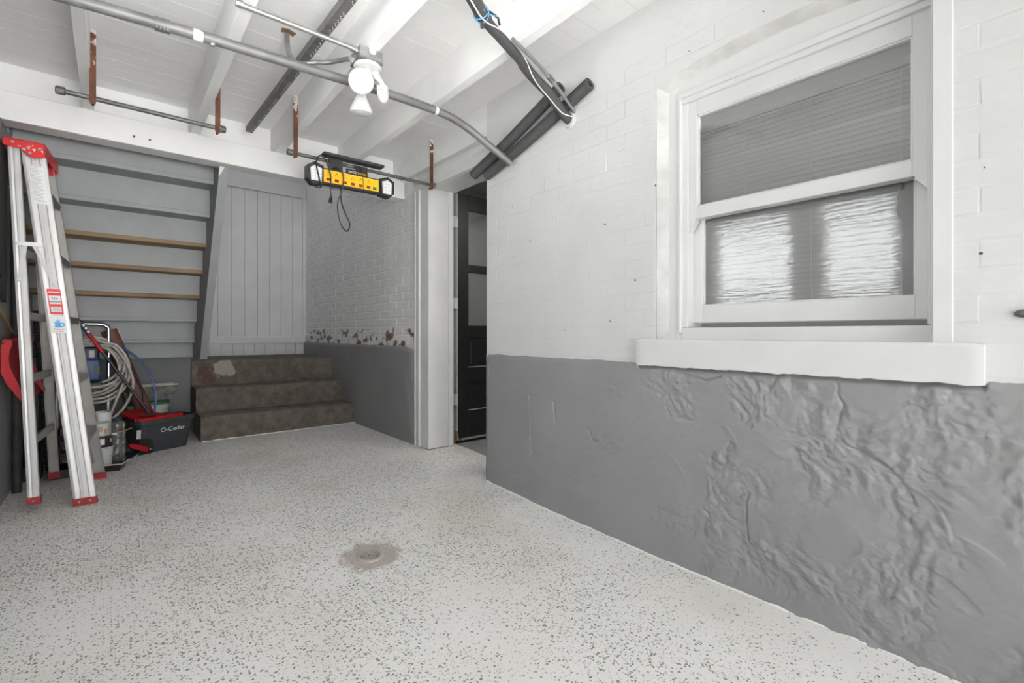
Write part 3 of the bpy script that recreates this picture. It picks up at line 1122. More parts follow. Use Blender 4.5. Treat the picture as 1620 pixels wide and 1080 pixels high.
def dpart(name, x0, x1, z0, z1, y0=DY0, y1=DY1, m='black_door', bev=0.002):
    q = MB().m(m)
    q.box((x0, y0, z0), (x1, y1, z1), bev)
    return q.build(name, door)


dpart('stile', DX0, DX0 + 0.110, 0.018, 2.045)
dpart('stile', DX1 - 0.110, DX1, 0.018, 2.045)
for z0, z1 in ((1.915, 2.045), (1.405, 1.465), (0.862, 0.958), (0.482, 0.612), (0.018, 0.255)):
    dpart('rail', DX0 + 0.110, DX1 - 0.110, z0, z1)
for z0, z1 in ((0.612, 0.862), (0.255, 0.482)):
    dpart('panel', DX0 + 0.110, DX1 - 0.110, z0, z1, DY0 + 0.012, DY1 - 0.012)
    q = MB().m('black_door')
    q.box((DX0 + 0.135, DY0 + 0.006, z0 + 0.03), (DX1 - 0.135, DY1 - 0.006, z1 - 0.03), 0.006)
    q.build('raised_panel', door)
    q = MB().m('hall_grey')
    q.box((DX0 + 0.112, DY0 + 0.001, z0 + 0.001), (DX1 - 0.112, DY0 + 0.010, z0 + 0.009), 0.002)
    q.build('panel_bead', door)
for z0, z1 in ((1.465, 1.915), (0.958, 1.405)):
    q = MB().m('window_glass')
    q.box((DX0 + 0.108, DY0 + 0.012, z0 - 0.002), (DX1 - 0.108, DY0 + 0.015, z1 + 0.002))
    q.build('pane', door)
    q = MB().m('blind_dark')
    z = z0 + 0.008
    while z < z1 - 0.006:
        q.poly_extrude([(DX0 + 0.115, DY0 + 0.019, z), (DX0 + 0.115, DY0 + 0.0205, z), (DX0 + 0.115, DY0 + 0.028, z + 0.018), (DX0 + 0.115, DY0 + 0.0265, z + 0.018)], (DX1 - DX0 - 0.23, 0, 0))
        z += 0.0155
    q.build('blind', door)
q = MB().m('white_trim')
q.box((DX0 - 0.004, DY0 + 0.001, 0.095), (DX0 + 0.001, DY1 - 0.001, 2.045))
tag(q.build('door_edge', door), 'white painted door edge')
q = MB().m('tan_wood')
q.poly_extrude([(DX0 - 0.004, DY0 + 0.001, 0.02), (DX0 + 0.022, DY0 - 0.001, 0.02), (DX0 + 0.008, DY0 - 0.001, 0.05), (DX0 + 0.001, DY0 - 0.001, 0.10), (DX0 - 0.004, DY0 + 0.001, 0.10)], (0, 0.036, 0))
tag(q.build('bare_corner', door), 'chipped bare wood bottom corner')
q = MB().m('hall_grey')
q.box((DX0 + 0.03, DY0 - 0.010, 0.020), (DX1, DY0 + 0.001, 0.036), 0.002)
q.build('sweep_strip', door)
for z in (1.80, 1.14, 0.36):
    q = MB().m('white_trim' if z > 0.5 else 'mortar_grey')
    q.box((2.086, 3.2225, z - 0.045), (2.148, 3.2265, z + 0.045), 0.001)
    for k in range(3):
        q.lathe([(0, -0.013), (0.008, -0.013), (0.008, 0.013), (0, 0.013)], (2.118, 3.219, z - 0.030 + 0.030 * k), (0, 0, 1), 10)
    q.build('hinge', door)

# ------------------------------------------------------------------ window
window = bpy.data.objects.new('window_1', None)
COL.objects.link(window)
tag(window, 'white wooden double-hung sash window in the arched brick opening', kind='structure')


def wpart(name, boxes, m='white_trim', bev=0.002, parent=window):
    q = MB().m(m)
    for a, b in boxes:
        q.box(a, b, bev)
    return q.build(name, parent)


# mortar fillet in the reveal (left side and under the arch)
q = MB().m('mortar_grey')
q.grid(3, 60, lambda u, v: Vector((XN + 0.001 + 0.045 * u, WY1 - 0.002 - 0.040 * u + 0.004 * noise.noise(Vector((0, u * 3, v * 14))), WZ0 + (arch(WY1) - WZ0 + 0.004) * v)))
q.grid(3, 50, lambda u, v: Vector((XN + 0.001 + 0.045 * u, WY0 + (WY1 - WY0 - 0.002) * v - 0.036 * u * sm(v, .8, 1), arch(WY0 + (WY1 - WY0) * v) - 0.030 * u + 0.003 * noise.noise(Vector((3, u * 3, v * 14))))))
q.build('mortar_fillet', window, auto=None, recalc=False)
# casing: outer flat, bead, jamb
CX = 1.872
wpart('side_casing', [((CX, 1.098, 0.868), (2.0, 1.160, 2.03)), ((CX - 0.006, 1.086, 0.9), (2.0, 1.099, 1.905))])
wpart('side_casing', [((1.824, 0.217, 0.868), (2.0, 0.262, 2.03)), ((CX - 0.010, 0.262, 0.9), (2.0, 0.272, 1.90))])
q = MB().m('white_trim')
pts = [(CX + 0.002, 0.24, 1.925)] + [(CX + 0.002, 0.24 + 0.90 * k / 12, arch(0.24 + 0.90 * k / 12) - 0.004) for k in range(13)] + [(CX + 0.002, 1.14, 1.925)]
q.poly_extrude(pts, (0.12, 0, 0))
q.build('head_board', window)
wpart('head_moulding', [((CX - 0.008, 0.262, 1.905), (1.96, 1.099, 1.930)), ((CX + 0.002, 0.262, 1.884), (1.96, 1.099, 1.906))])
wpart('jamb', [((1.885, 1.062, 0.925), (2.0, 1.090, 1.89)), ((1.885, 0.266, 0.925), (2.0, 0.282, 1.89))])
wpart('stool', [((1.878, 0.262, 0.868), (2.0, 1.098, 0.9225))])


def sash(name, X, y0, y1, z0, z1, gy0, gy1, gz0, gz1, dp, glassname):
    s = MB().m('white_trim')
    s.box((X, gy1, z0), (X + dp, y1, z1), 0.002)
    s.box((X, y0, z0), (X + dp, gy0, z1), 0.002)
    s.box((X, gy0, gz1), (X + dp, gy1, z1), 0.002)
    s.box((X, gy0, z0), (X + dp, gy1, gz0), 0.002)
    # putty bevels
    for (a, b) in (((X + 0.006, gy1 - 0.005, gz0), (X + dp - 0.004, gy1 + .001, gz1)), ((X + 0.006, gy0 - .001, gz0), (X + dp - 0.004, gy0 + 0.005, gz1)),
                   ((X + 0.006, gy0, gz1 - 0.005), (X + dp - 0.004, gy1, gz1 + .001)), ((X + 0.006, gy0, gz0 - .001), (X + dp - 0.004, gy1, gz0 + 0.005))):
        s.box(a, b, 0.001)
    o = s.build(name, window)
    g = MB().m(glassname)
    g.box((X + dp * 0.6, gy0 - 0.004, gz0 - 0.004), (X + dp * 0.6 + 0.003, gy1 + 0.004, gz1 + 0.004))
    g.build('pane', o)
    return o


UX = 1.890
us = sash('upper_sash', UX, 0.274, 1.063, 1.384, 1.887, 0.318, 1.024, 1.436, 1.821, 0.034, 'window_glass')
# horns under the meeting rail
for ya, yb, sgn in ((1.030, 1.063, 1), (0.274, 0.312, -1)):
    q = MB().m('white_trim')
    P = []
    n = 10
    for k in range(n + 1):
        t = k / n
        yy = (ya + (yb - ya) * t) if sgn > 0 else (yb + (ya - yb) * t)
        zz = 1.384 - 0.012 - 0.042 * sm(t, 0.1, 0.95) - 0.005 * math.sin(t * 6.28)
        P.append((UX, yy, zz))
    last = P[-1][1]
    P += [(UX, last, 1.386), (UX, P[0][1], 1.386)]
    q.poly_extrude(P, (0.034, 0, 0))
    q.build('horn', us)
ls = sash('lower_sash', 1.930, 0.282, 1.076, 0.943, 1.41, 0.318, 1.021, 1.017, 1.392, 0.034, 'film_glass')
# sill block on the wall face
q = MB().m('white_trim')


def sill(u, v):
    pass


zs0, zs1 = 0.757, 0.8715
NS = 60
ring = []
for i in range(NS + 1):
    y = 0.152 + (1.268 - 0.152) * i / NS
    lo = zs0 + 0.006 * noise.noise(Vector((y * 14, 0, 2))) + 0.004 * noise.noise(Vector((y * 50, 1, 2)))
    e = 0.004 if i in (0, NS) else 0
    ring.append([q._v((XN + 0.01, y, lo)), q._v((XN - 0.030 + e, y, lo + e)), q._v((XN - 0.033 + e, y, zs1 - 0.008)), q._v((XN - 0.026 + e, y, zs1 - e)), q._v((1.90, y, zs1 + 0.004))])
for a, b in zip(ring, ring[1:]):
    for k in range(4):
        q._f([a[k], a[k + 1], b[k + 1], b[k]])
q._f(ring[0]); q._f(ring[-1][::-1])
q.build('sill', window, auto=25)

# brushed dried film on the right of the lower pane / splatter is in the glass material
q = MB().m('dried_film')
rr = random.Random(11)
P = [(1.9485, 0.320, 1.018), (1.9485, 0.320, 1.385)]
for k in range(19):
    z = 1.385 - k * 0.0204
    yy = 0.352 + 0.005 * noise.noise(Vector((k * .5, 2, 2))) + (0.030 * max(0, 1 - abs(k - 4) / 4) * rr.random())
    P.append((1.9485, yy, z))
q.poly_extrude(P, (0.0006, 0, 0))
P = [(1.9485, 0.352, 1.390), (1.9485, 1.018, 1.390)] + [(1.9485, 1.018 - 0.0374 * k, 1.366 - 0.006 * (k / 18) + 0.006 * noise.noise(Vector((k * .7, 5, 2)))) for k in range(19)]
q.poly_extrude(P, (0.0006, 0, 0))
o = q.build('film_edge', ls, auto=None)
o['kind'] = 'stuff'
blind = thing('venetian_blind', (1.975, 0.67, 1.0), 'grey venetian blind hanging closed behind the window glass', 'blind')
q = MB().m('blind_slat')
q.poly_extrude([(0, -0.385, 0), (0.003, -0.385, 0.0005), (0.0150, -0.385, 0.0215), (0.0130, -0.385, 0.0235), (0.0045, -0.385, 0.012)], (0, 0.77, 0))
s0 = q.build('slat')
slat_me = s0.data
bpy.data.objects.remove(s0)
z = 0.975
i = 0
while z < 1.765:
    o = bpy.data.objects.new('slat', slat_me)
    COL.objects.link(o)
    o.parent = blind
    o.location = (random.uniform(-0.0006, 0.0006), 0, z - 1.0)
    o.rotation_euler = (random.uniform(-.0015, .0015), 0, 0)
    z += 0.0192
    i += 1
wpart('head_rail', [((1.968, 0.285, 1.770), (1.998, 1.06, 1.800))], 'blind_slat', 0.002, blind)
q = MB().m('cord_white')
for yy in (0.86, 0.62, 0.36):
    q.tube([(1.9735, yy, 0.98), (1.9735, yy, 1.77)], 0.0012, 5)
tag(q.build('ladder_cord', blind), 'thin cords')

# ------------------------------------------------------------------ wooden stair seen from below
stair = thing('wooden_stair', (0.1, 5.0, 0.66), 'steep grey painted wooden stair seen from beneath, rising to the beam', 'staircase')
RY = [3.94, 4.114, 4.284, 4.473, 4.645, 4.813, 4.967, 5.085]
RZ = [1.955, 1.752, 1.556, 1.371, 1.181, 0.996, 0.818, 0.685]
XS = 0.55
# board above the first riser, under the beam
q = MB().m('stair_grey')
q.box((XL + 0.004, 3.94, 1.957), (XS, 3.962, 2.30), 0.001)
q.build('riser', stair)
for i in range(7):
    # riser i+1: stands at RY[i+1], from tread underside RZ[i]-ish down to RZ[i+1]
    q = MB().m('stair_grey')
    q.box((XL + 0.004, RY[i + 1], RZ[i + 1]), (XS, RY[i + 1] + 0.018, RZ[i] + 0.012), 0.001)
    q.build('riser', stair)
    q = MB().m('raw_wood' if i in (2, 3, 4) else 'stair_grey')
    zt = RZ[i] - 0.012 + 0.010
    # tread whose underside is seen between riser i and riser i+1
    q.box((XL + 0.004, RY[i] - 0.006, zt), (XS + 0.012, RY[i + 1] + 0.045, zt + 0.030), 0.003)
    q.build('tread', stair)
    # rounded nosing running past the stringer
    q = MB().m('stair_dark')
    cz = zt + 0.012
    q.poly_extrude([(XS + 0.03, RY[i + 1] + 0.00, cz - 0.022), (XS + 0.03, RY[i + 1] + 0.03, cz - 0.030), (XS + 0.03, RY[i + 1] + 0.055, cz - 0.012), (XS + 0.03, RY[i + 1] + 0.055, cz + 0.014), (XS + 0.03, RY[i + 1] + 0.02, cz + 0.026), (XS + 0.03, RY[i + 1] - 0.01, cz + 0.018)], (0.052, 0, 0))
    q.build('nosing', stair)
q = MB().m('stair_grey')
# right stringer: front edge straight, foot cut level
q.poly_extrude([(XS, 3.688, 2.021), (XS, 4.640, 0.682), (XS, 5.10, 0.682), (XS, 5.14, 0.75), (XS, 4.00, 2.10), (XS, 3.753, 2.10), (XS, 3.753, 2.021)], (0.052, 0, 0))
q.build('stringer', stair, auto=None)
q = MB().m('white_paint')
q.poly_extrude([(XS + 0.0, 3.690, 2.02), (XS + 0.03, 3.690, 2.02), (XS + 0.015, 3.715, 1.985), (XS + 0.0, 3.73, 1.96)], (-0.002, -0.004, -0.003))
tag(q.build('paint_smear', stair), 'white paint smear at the top of the stringer')

# ------------------------------------------------------------------ concrete steps
steps = thing('concrete_steps', (1.2, 5.0, 0), 'three worn dark concrete steps up to the boarded landing', 'steps')


def cstep(y0l, y0r, z0, ztl, ztr, yback):
    q = MB().m('old_concrete')
    NX, NV = 60, 22
    xl, xr = 0.556, XF - 0.024

    def f(u, v):
        x = xl + (xr - xl) * u
        y0 = y0l + (y0r - y0l) * u
        ztp = ztl + (ztr - ztl) * u
        n = noise.noise(Vector((x * 5, v * 3 + z0 * 9, 0))) * 0.005 + noise.noise(Vector((x * 22, v * 8 + z0 * 9, 0))) * 0.0025
        if v < 0.5:
            t = v / 0.5
            z = z0 + (ztp - 0.016 - z0) * t
            return Vector((x, y0 + n, z))
        if v < 0.7:
            a = (v - 0.5) / 0.2 * math.pi / 2
            r = 0.016 + n
            return Vector((x, y0 + 0.016 - r * math.cos(a), ztp - 0.016 + r * math.sin(a)))
        t = (v - 0.7) / 0.3
        return Vector((x, y0 + 0.016 + (yback - y0) * t, ztp + n * 0.6))
    q.grid(NX, NV, f)
    # left end face
    q.grid(10, 6, lambda u, v: Vector((xl + 0.002 * noise.noise(Vector((u * 9, v * 9, z0))), y0l + 0.01 + (yback - y0l) * u, z0 + (ztl - 0.008 - z0) * v)))
    return q.build('step', steps, auto=None, recalc=False)


cstep(4.632, 4.655, -0.03, 0.205, 0.189, 5.10)
cstep(4.925, 5.005, 0.16, 0.412, 0.396, 5.40)
cstep(5.215, 5.305, 0.36, 0.640, 0.635, 6.27)

# ------------------------------------------------------------------ floor drain
zd = zf(1.955)
drain = thing('floor_drain', (0.85, 1.955, zd), 'small round grated drain let into the white floor', 'drain')
sl = (zf(2.05) - zf(1.86)) / 0.19


def dtf(p):
    return Vector((p.x, p.y, p.z + sl * (p.y - 1.955)))


q = MB(dtf).m('drain_steel')
q.lathe([(0.041, 0.0005), (0.043, 0.005), (0.052, 0.006), (0.058, 0.003), (0.060, -0.004)], (0.85, 1.955, zd + 0.001), (0, 0, 1), 28)
q.build('rim', drain)
q = MB(dtf).m('drain_dirt')
q.lathe([(0, 0.0), (0.043, 0.0)], (0.85, 1.955, zd + 0.0012), (0, 0, 1), 28)
q.build('pit', drain)
q = MB(dtf).m('drain_steel')
for r in (0.012, 0.022, 0.032, 0.041):
    q.lathe([(r - 0.0022, 0.0018), (r - 0.0022, 0.0045), (r + 0.0022, 0.0045), (r + 0.0022, 0.0018)], (0.85, 1.955, zd), (0, 0, 1), 28)
for k in range(12):
    a = k * math.pi / 6
    c, s = math.cos(a), math.sin(a)
    M = Matrix.Translation((0.85, 1.955, zd)) @ Matrix.Rotation(a, 4, 'Z')
    q.box((0.010, -0.0018, 0.0018), (0.041, 0.0018, 0.0042), M=M)
q.box((0.847, 1.915, zd + 0.0018), (0.853, 1.995, zd + 0.005))
q.build('grate', drain)

# ------------------------------------------------------------------ ceiling pipework
# big galvanised pipe
P = [(-0.443, 2.205, 2.020), (-0.08, 2.2, 2.040), (0.30, 2.2, 2.064), (0.876, 2.2, 2.088), (1.14, 2.2, 2.094), (1.30, 2.2, 2.093)]
P2 = catmull([(1.30, 2.2, 2.093), (1.40, 2.2, 2.086), (1.47, 2.199, 2.072), (1.53, 2.195, 2.052), (1.61, 2.184, 2.013), (1.69, 2.166, 1.966), (1.792, 2.131, 1.897)], 6)
pipe = thing('steel_pipe', (0.5, 2.2, 2.07), 'long grey steel pipe crossing under the joists and bending down to the white wall', 'pipe')
q = MB().m('steel_pipe')
q.tube(P[:-1] + P2, 0.0205, 16)
q.build('tube', pipe)
q = MB().m('steel_pipe')
q.tube([(0.120, 2.2, 2.051), (0.165, 2.2, 2.054)], 0.0245, 16)
for k in range(4):
    q.box((0.122 + 0.011 * k, 2.17, 2.022), (0.127 + 0.011 * k, 2.182, 2.036))
q.build('coupling', pipe)
q = MB().m('conduit_steel')
q.lathe([(0, 0), (0.009, 0), (0.010, -0.012), (0.006, -0.016), (0, -0.016)], (0.302, 2.188, 2.045), (0, 0.3, 1), 10)
q.build('plug', pipe)
q = MB().m('white_paint')
for (x, a, zc) in ((0.255, 0.016, 2.0605), (1.325, 0.008, 2.0915)):
    q = MB().m('white_paint')
    q.tube([(x - a, 2.2, zc), (x + a, 2.2, zc)], 0.0212, 16)
    tag(q.build('paint_patch', pipe), 'white paint patch')

# hanging rods with rusty strap hangers
def hang_rod(name, label, y, z, xa, xb, straps, r, caps):
    t = thing(name, ((xa + xb) / 2, y, z), label, 'rod', 'pipe rods hung on rusty straps')
    q = MB().m('dark_rod')
    q.tube([(xa, y, z), (xb, y, z)], r, 12)
    q.build('rod', t)
    for xc in caps:
        q = MB().m('dark_rod')
        d = 1 if xc > (xa + xb) / 2 else -1
        q.tube([(xc - d * 0.016, y, z), (xc - d * 0.013, y, z), (xc + d * 0.016, y, z), (xc + d * 0.020, y, z)], [r * 1.2, r * 1.65, r * 1.65, r * 1.2], 12)
        q.build('end_cap', t)
    for (xs, z1, z0, wx) in straps:
        q = MB().m('rusty_strap')
        # flat bar face on to the room, turned round the rod at the bottom
        y0 = y - r - 0.003
        pr = [(xs - wx, y0 - 0.003, z1), (xs + wx, y0 - 0.003, z1), (xs + wx, y0 - 0.003, z0 + 0.012), (xs + wx * .7, y0 - 0.003, z0), (xs - wx * .7, y0 - 0.003, z0), (xs - wx, y0 - 0.003, z0 + 0.012)]
        q.poly_extrude(pr, (0, 0.005, 0))
        q.tube([(xs, y0, z0 + 0.008), (xs, y + r + 0.003, z0 + 0.008)], 0.007, 6)
        q.lathe([(0, 0), (0.006, 0), (0.005, -0.003), (0, -0.004)], (xs, y0 - 0.003, z1 - 0.03), (0, 1, 0), 8)
        q.build('strap_hanger', t)
    return t


hang_rod('hanging_rod', 'dark capped pipe hung on two rusty straps above the stairs', 3.07, 2.040, -0.185, 0.462, [(-0.073, 2.365, 2.006, 0.0125), (0.446, 2.30, 2.006, 0.0125)], 0.0115, (-0.185, 0.467))
hang_rod('hanging_rod', 'dark pipe rod carrying the yellow work light', 3.10, 2.010, 0.835, 1.842, [(0.862, 2.365, 1.982, 0.0125), (1.820, 2.345, 1.972, 0.0135)], 0.0115, (0.835, 1.842))

# perforated angle iron
ang = thing('angle_iron', (0.74, 2.2, 2.2), 'dark perforated steel angle bar slung between the joists', 'angle bar')
q = MB().m('dark_iron')
A = Vector((0.735, 0.9, 2.205)); B = Vector((0.683, 3.47, 2.210))
dirv = (B - A).normalized()
exv = Vector((1, 0, 0))
q.sweep([(-0.019, 0), (0.019, 0), (0.019, 0.003), (-0.016, 0.003), (-0.016, 0.034), (-0.019, 0.034)], A, B, exv, (0, 0, 1))
q.build('bar', ang)
q = MB().m('sticker_white')
s = 0.06
k = 0
while s < (B - A).length - 0.03:
    if k % 8 < 6:
        for off, du in ((0.007, 0.0), (0.013, 0.012)):
            c = A + dirv * (s + du) + exv * off
            q.lathe([(0, -0.0006), (0.0022, -0.0006), (0.0022, 0.0006), (0, 0.0006)], (c.x, c.y, c.z - 0.0006), (0, 0, 1), 6)
    s += 0.030
    k += 1
o = q.build('hole', ang)
o['kind'] = 'stuff'
tag(o, 'rows of small bright holes')

# conduit and junction box
q = MB().m('conduit_steel')
q.tube([(0.40, 2.066, 2.164), (0.80, 2.060, 2.164), (0.835, 2.060, 2.158)], 0.0105, 12)
q.tube([(0.36, 2.066, 2.164), (0.40, 2.066, 2.164)], 0.0105, 12)
for x in (0.372, 0.822):
    q.tube([(x - 0.012, 2.064, 2.164), (x + 0.012, 2.063, 2.164)], 0.014, 10)
single(q, 'straight_conduit', 'thin straight galvanised conduit running under the joists to the junction box', 'conduit', (0.6, 2.063, 2.155))
q = MB().m('conduit_steel')
q.tube(catmull([(0.832, 2.125, 2.150), (0.826, 2.17, 2.168), (0.815, 2.23, 2.183), (0.78, 2.285, 2.186), (0.732, 2.325, 2.186), (0.695, 2.37, 2.186), (0.668, 2.42, 2.212), (0.655, 2.46, 2.27), (0.655, 2.487, 2.369)], 6), 0.0105, 12)
single(q, 'bent_conduit', 'curved galvanised conduit rising from the junction box into a hole in the ceiling', 'conduit', (0.75, 2.3, 2.15))
q = MB().m('bare_hole')
q.poly_extrude([(0.622, 2.455, 2.3695), (0.650, 2.443, 2.3695), (0.690, 2.457, 2.3695), (0.684, 2.495, 2.3695), (0.655, 2.476, 2.3695), (0.628, 2.492, 2.3695)], (0, 0, -0.0012))
single(q, 'ceiling_hole', 'ragged bare wood hole in the ceiling boards round the bent conduit', 'hole', (0.67, 2.485, 2.369))

jb = thing('junction_box', (0.888, 2.08, 2.176), 'square grey steel junction box under the joist', 'junction box')
q = MB().m('conduit_steel')
q.box((0.835, 2.028, 2.128), (0.941, 2.134, 2.176), 0.002)
q.build('box', jb)
q = MB().m('dark_iron')
q.box((0.833, 2.026, 2.120), (0.943, 2.136, 2.129), 0.001)
q.build('gasket', jb)
q = MB().m('white_paint')
q.lathe([(0, 0), (0.016, 0), (0.016, 0.003), (0, 0.003)], (0.893, 2.0265, 2.165), (0, -1, 0), 14)
tag(q.build('paint_patch', jb), 'round white paint drip')
for p in ((0.925, 2.0275, 2.140), (0.850, 2.0275, 2.145)):
    q = MB().m('bright_steel')
    q.lathe([(0, 0), (0.004, 0), (0.003, 0.002), (0, 0.0025)], p, (0, -1, 0), 8)
    q.build('screw', jb)

fl = thing('flood_light', (0.893, 2.08, 2.12), 'white two-lamp flood light with motion sensor on the ceiling box', 'light fitting')
q = MB().m('white_plastic')
C = (0.893, 2.082, 2.120)
q.lathe([(0, 0), (0.060, 0), (0.062, -0.006), (0.058, -0.013), (0.030, -0.020), (0, -0.022)], C, (0, 0, 1), 32)
q.build('canopy', fl)


def bulb(face, axis, R):
    """flood lamp: face centre, axis from neck to face"""
    ax = Vector(axis).normalized()
    q = MB().m('milky_glass')
    q.lathe([(0, 0.004), (R * 0.6, 0.002), (R * 0.93, -0.004), (R, -0.012), (R * 0.97, -0.020), (R * 0.72, -0.048), (R * 0.48, -0.072), (R * 0.40, -0.092), (R * .38, -0.105)], face, ax, 28)
    q.build('bulb', fl)
    q = MB().m('white_plastic')
    q.lathe([(R * .44, -0.088), (R * .54, -0.092), (R * .54, -0.140), (R * .30, -0.152), (0, -0.152)], face, ax, 20)
    return q


f1 = Vector((0.816, 1.975, 1.985)); a1 = Vector((-0.50, -0.80, -0.33))
q = bulb(f1, a1, 0.054)
q.tube([(0.890, 2.085, 2.045), (0.890, 2.085, 2.105)], 0.021, 12)
q.build('lamp_holder', fl)
f2 = Vector((0.872, 2.105, 1.905)); a2 = Vector((0.03, 0.10, -1))
q = bulb(f2, a2, 0.050)
q.tube([f2 - a2.normalized() * 0.145, (0.90, 2.105, 2.105)], 0.020, 12)
q.build('lamp_holder', fl)
q = MB().m('white_plastic')
q.tube(catmull([(0.925, 2.085, 2.105), (0.943, 2.075, 2.075), (0.955, 2.065, 2.052), (0.957, 2.062, 2.035)], 4), [0.019] * 4 + [0.014] * 5 + [0.012] * 4, 12)
q.build('sensor_arm', fl)
q = MB().m('white_plastic')
M = Matrix.Translation((0.957, 2.058, 2.008)) @ Matrix.Rotation(math.radians(-38), 4, 'Z') @ Matrix.Rotation(math.radians(18), 4, 'X')
q.box((-0.024, -0.020, -0.012), (0.024, 0.020, 0.034), 0.006, M, 2)
t = bmesh.new()
bmesh.ops.create_uvsphere(t, u_segments=18, v_segments=10, radius=1)
for v in t.verts:
    v.co = Vector((v.co.x * 0.025, v.co.y * 0.024, v.co.z * 0.030 - 0.012))
q.add(t, M, True)
for k in range(3):
    q.m('print_dark').box((-0.015 + .009 * k, -0.0206, 0.012), (-0.010 + .009 * k, -0.0200, 0.016), 0, M)
q.build('motion_sensor', fl)

# insulated refrigerant line under the joists
rl = thing('insulated_line', (1.5, 1.63, 2.13), 'black foam insulated pipe bundle coming out of the wall and running under the joists', 'pipe')
L1 = catmull([(0.70, 1.26, 2.150), (1.00, 1.425, 2.150), (1.12, 1.50, 2.148), (1.25, 1.555, 2.146), (1.40, 1.610, 2.140), (1.52, 1.655, 2.125), (1.66, 1.670, 2.082), (1.76, 1.686, 2.032), (1.835, 1.693, 2.006)], 6)
q = MB().m('foam_black')
rad = [0.027 if i < 14 else (0.021 if i < 26 else 0.025) for i in range(len(L1))]
q.tube(L1, rad, 14)
q.build('insulation', rl)
q = MB().m('foam_black')
q.tube([L1[33], L1[34]], 0.021, 12)
q.build('joint', rl)
q = MB().m('conduit_steel')
q.tube(catmull([(1.30, 1.535, 2.150), (1.42, 1.565, 2.142), (1.56, 1.60, 2.125), (1.70, 1.630, 2.085), (1.835, 1.664, 2.042)], 5), 0.0085, 10)
q.build('conduit', rl)
q = MB().m('wire_white')
wp = []
for i, p in enumerate(L1):
    a = 3.6 + 0.9 * math.sin(i * 0.22)
    wp.append(p + Vector((0.2 * math.cos(a), 0.75 * math.cos(a), math.sin(a))).normalized() * 0.029)
q.tube(wp, 0.0028, 6)
q.build('wire', rl)
q = MB().m('foam_black')
wp = [p + Vector((-0.025, -0.004 + 0.004 * math.sin(i * .5), -0.016)) for i, p in enumerate(L1[:30])]
q.tube(wp, 0.0055, 6)
q.build('cable', rl)
q = MB().m('black_plastic')
c = L1[13]
q.tube([c + Vector((-0.03, -0.02, 0.0)), c + Vector((-0.035, -0.025, -0.01)), c + Vector((-0.02, 0.0, -0.04))], [0.006, 0.009, 0.007], 6)
q.tube([c + Vector((0.0, -0.02, 0.027)), c + Vector((0.045, -0.02, 0.02)), c + Vector((0.06, -0.012, 0.0))], 0.005, 6)
q.build('tape_flap', rl)
q = MB().m('twine_blue')
c = L1[11]
tdir = (L1[12] - L1[10]).normalized()
for tilt in (0.5, -0.4):
    n_ = (tdir + Vector((0, 0, tilt))).normalized()
    u_ = n_.orthogonal().normalized(); w_ = n_.cross(u_)
    q.tube([c + (u_ * math.cos(k * math.pi / 9) + w_ * math.sin(k * math.pi / 9)) * 0.032 for k in range(18)], 0.0018, 5, closed=True)
q.tube([c + Vector((-0.01, -0.03, -0.012)), c + Vector((-0.02, -0.045, -0.016))], 0.0016, 5)
q.tube([c + Vector((0.02, -0.03, -0.012)), c + Vector((0.05, -0.045, -0.014))], 0.0016, 5)
q.build('blue_tie', rl)
q = MB().m('dark_iron')
q.tube([(1.585, 1.606, 2.121), (1.625, 1.616, 2.113)], 0.0125, 8)
q.build('clamp', rl)
q = MB().m('mortar_grey')
q.lathe([(0.02, 0), (0.042, 0.0), (0.036, -0.012), (0.022, -0.014)], (XN - 0.002, 1.691, 2.010), (1, 0, 0), 14)
q.build('wall_collar', rl)

# two spare foam tubes wedged against the wall
def foam(name, a, b, r, label):
    a = Vector(a); b = Vector(b)
    q = MB().m('foam_black')
    n = 18
    d = (b - a).normalized()
    u_ = d.orthogonal().normalized(); w_ = d.cross(u_)
    mid = (a + b) / 2 + Vector((0, 0, -0.010))
    pts = catmull([a, mid, b], 6)
    q.tube(pts, r, n, cap=False)
    q.tube([p for p in pts], r * 0.55, n, cap=False)
    for e, s in ((a, -1), (b, 1)):
        R1 = [q._v(e + (u_ * math.cos(2 * math.pi * k / n) + w_ * math.sin(2 * math.pi * k / n)) * r) for k in range(n)]
        R2 = [q._v(e + (u_ * math.cos(2 * math.pi * k / n) + w_ * math.sin(2 * math.pi * k / n)) * r * 0.55) for k in range(n)]
        for k in range(n):
            q._f([R1[k], R1[(k + 1) % n], R2[(k + 1) % n], R2[k]])
    bmesh.ops.remove_doubles(q.bm, verts=q.bm.verts, dist=0.0005)
    return single(q, name, label, 'foam tube', mid, 'spare pipe insulation tubes')


foam('foam_tube', (1.772, 2.478, 1.914), (1.772, 1.706, 2.172), 0.031, 'black foam tube with the higher left end, nearer the room')
foam('foam_tube', (1.796, 2.372, 1.888), (1.796, 1.532, 2.128), 0.031, 'black foam tube lying against the white wall, longer to the right')

# ------------------------------------------------------------------ yellow work light
wl = thing('work_light', (1.23, 3.08, 1.86), 'yellow and black power strip work light with cord, hung from the rod', 'work light')
WA = Vector((0.911, 3.075, 1.889)); WB = Vector((1.485, 3.075, 1.894))
wd = (WB - WA).normalized(); wn = Vector((0, -1, 0)); wu = wd.cross(wn) * -1
if wu.z < 0:
    wu = -wu
LEN = (WB - WA).length
HW = 0.052


def wpt(s, h, dp):
    """s along the body, h up, dp towards the room"""
    return WA + wd * s + wu * h + wn * dp


def wbox(q, s0, s1, h0, h1, d0, d1, bev=0.0):
    M = Matrix.Translation(WA) @ Matrix((wd, wu, wn)).transposed().to_4x4()
    return q.box((s0, h0, d0), (s1, h1, d1), bev, M)


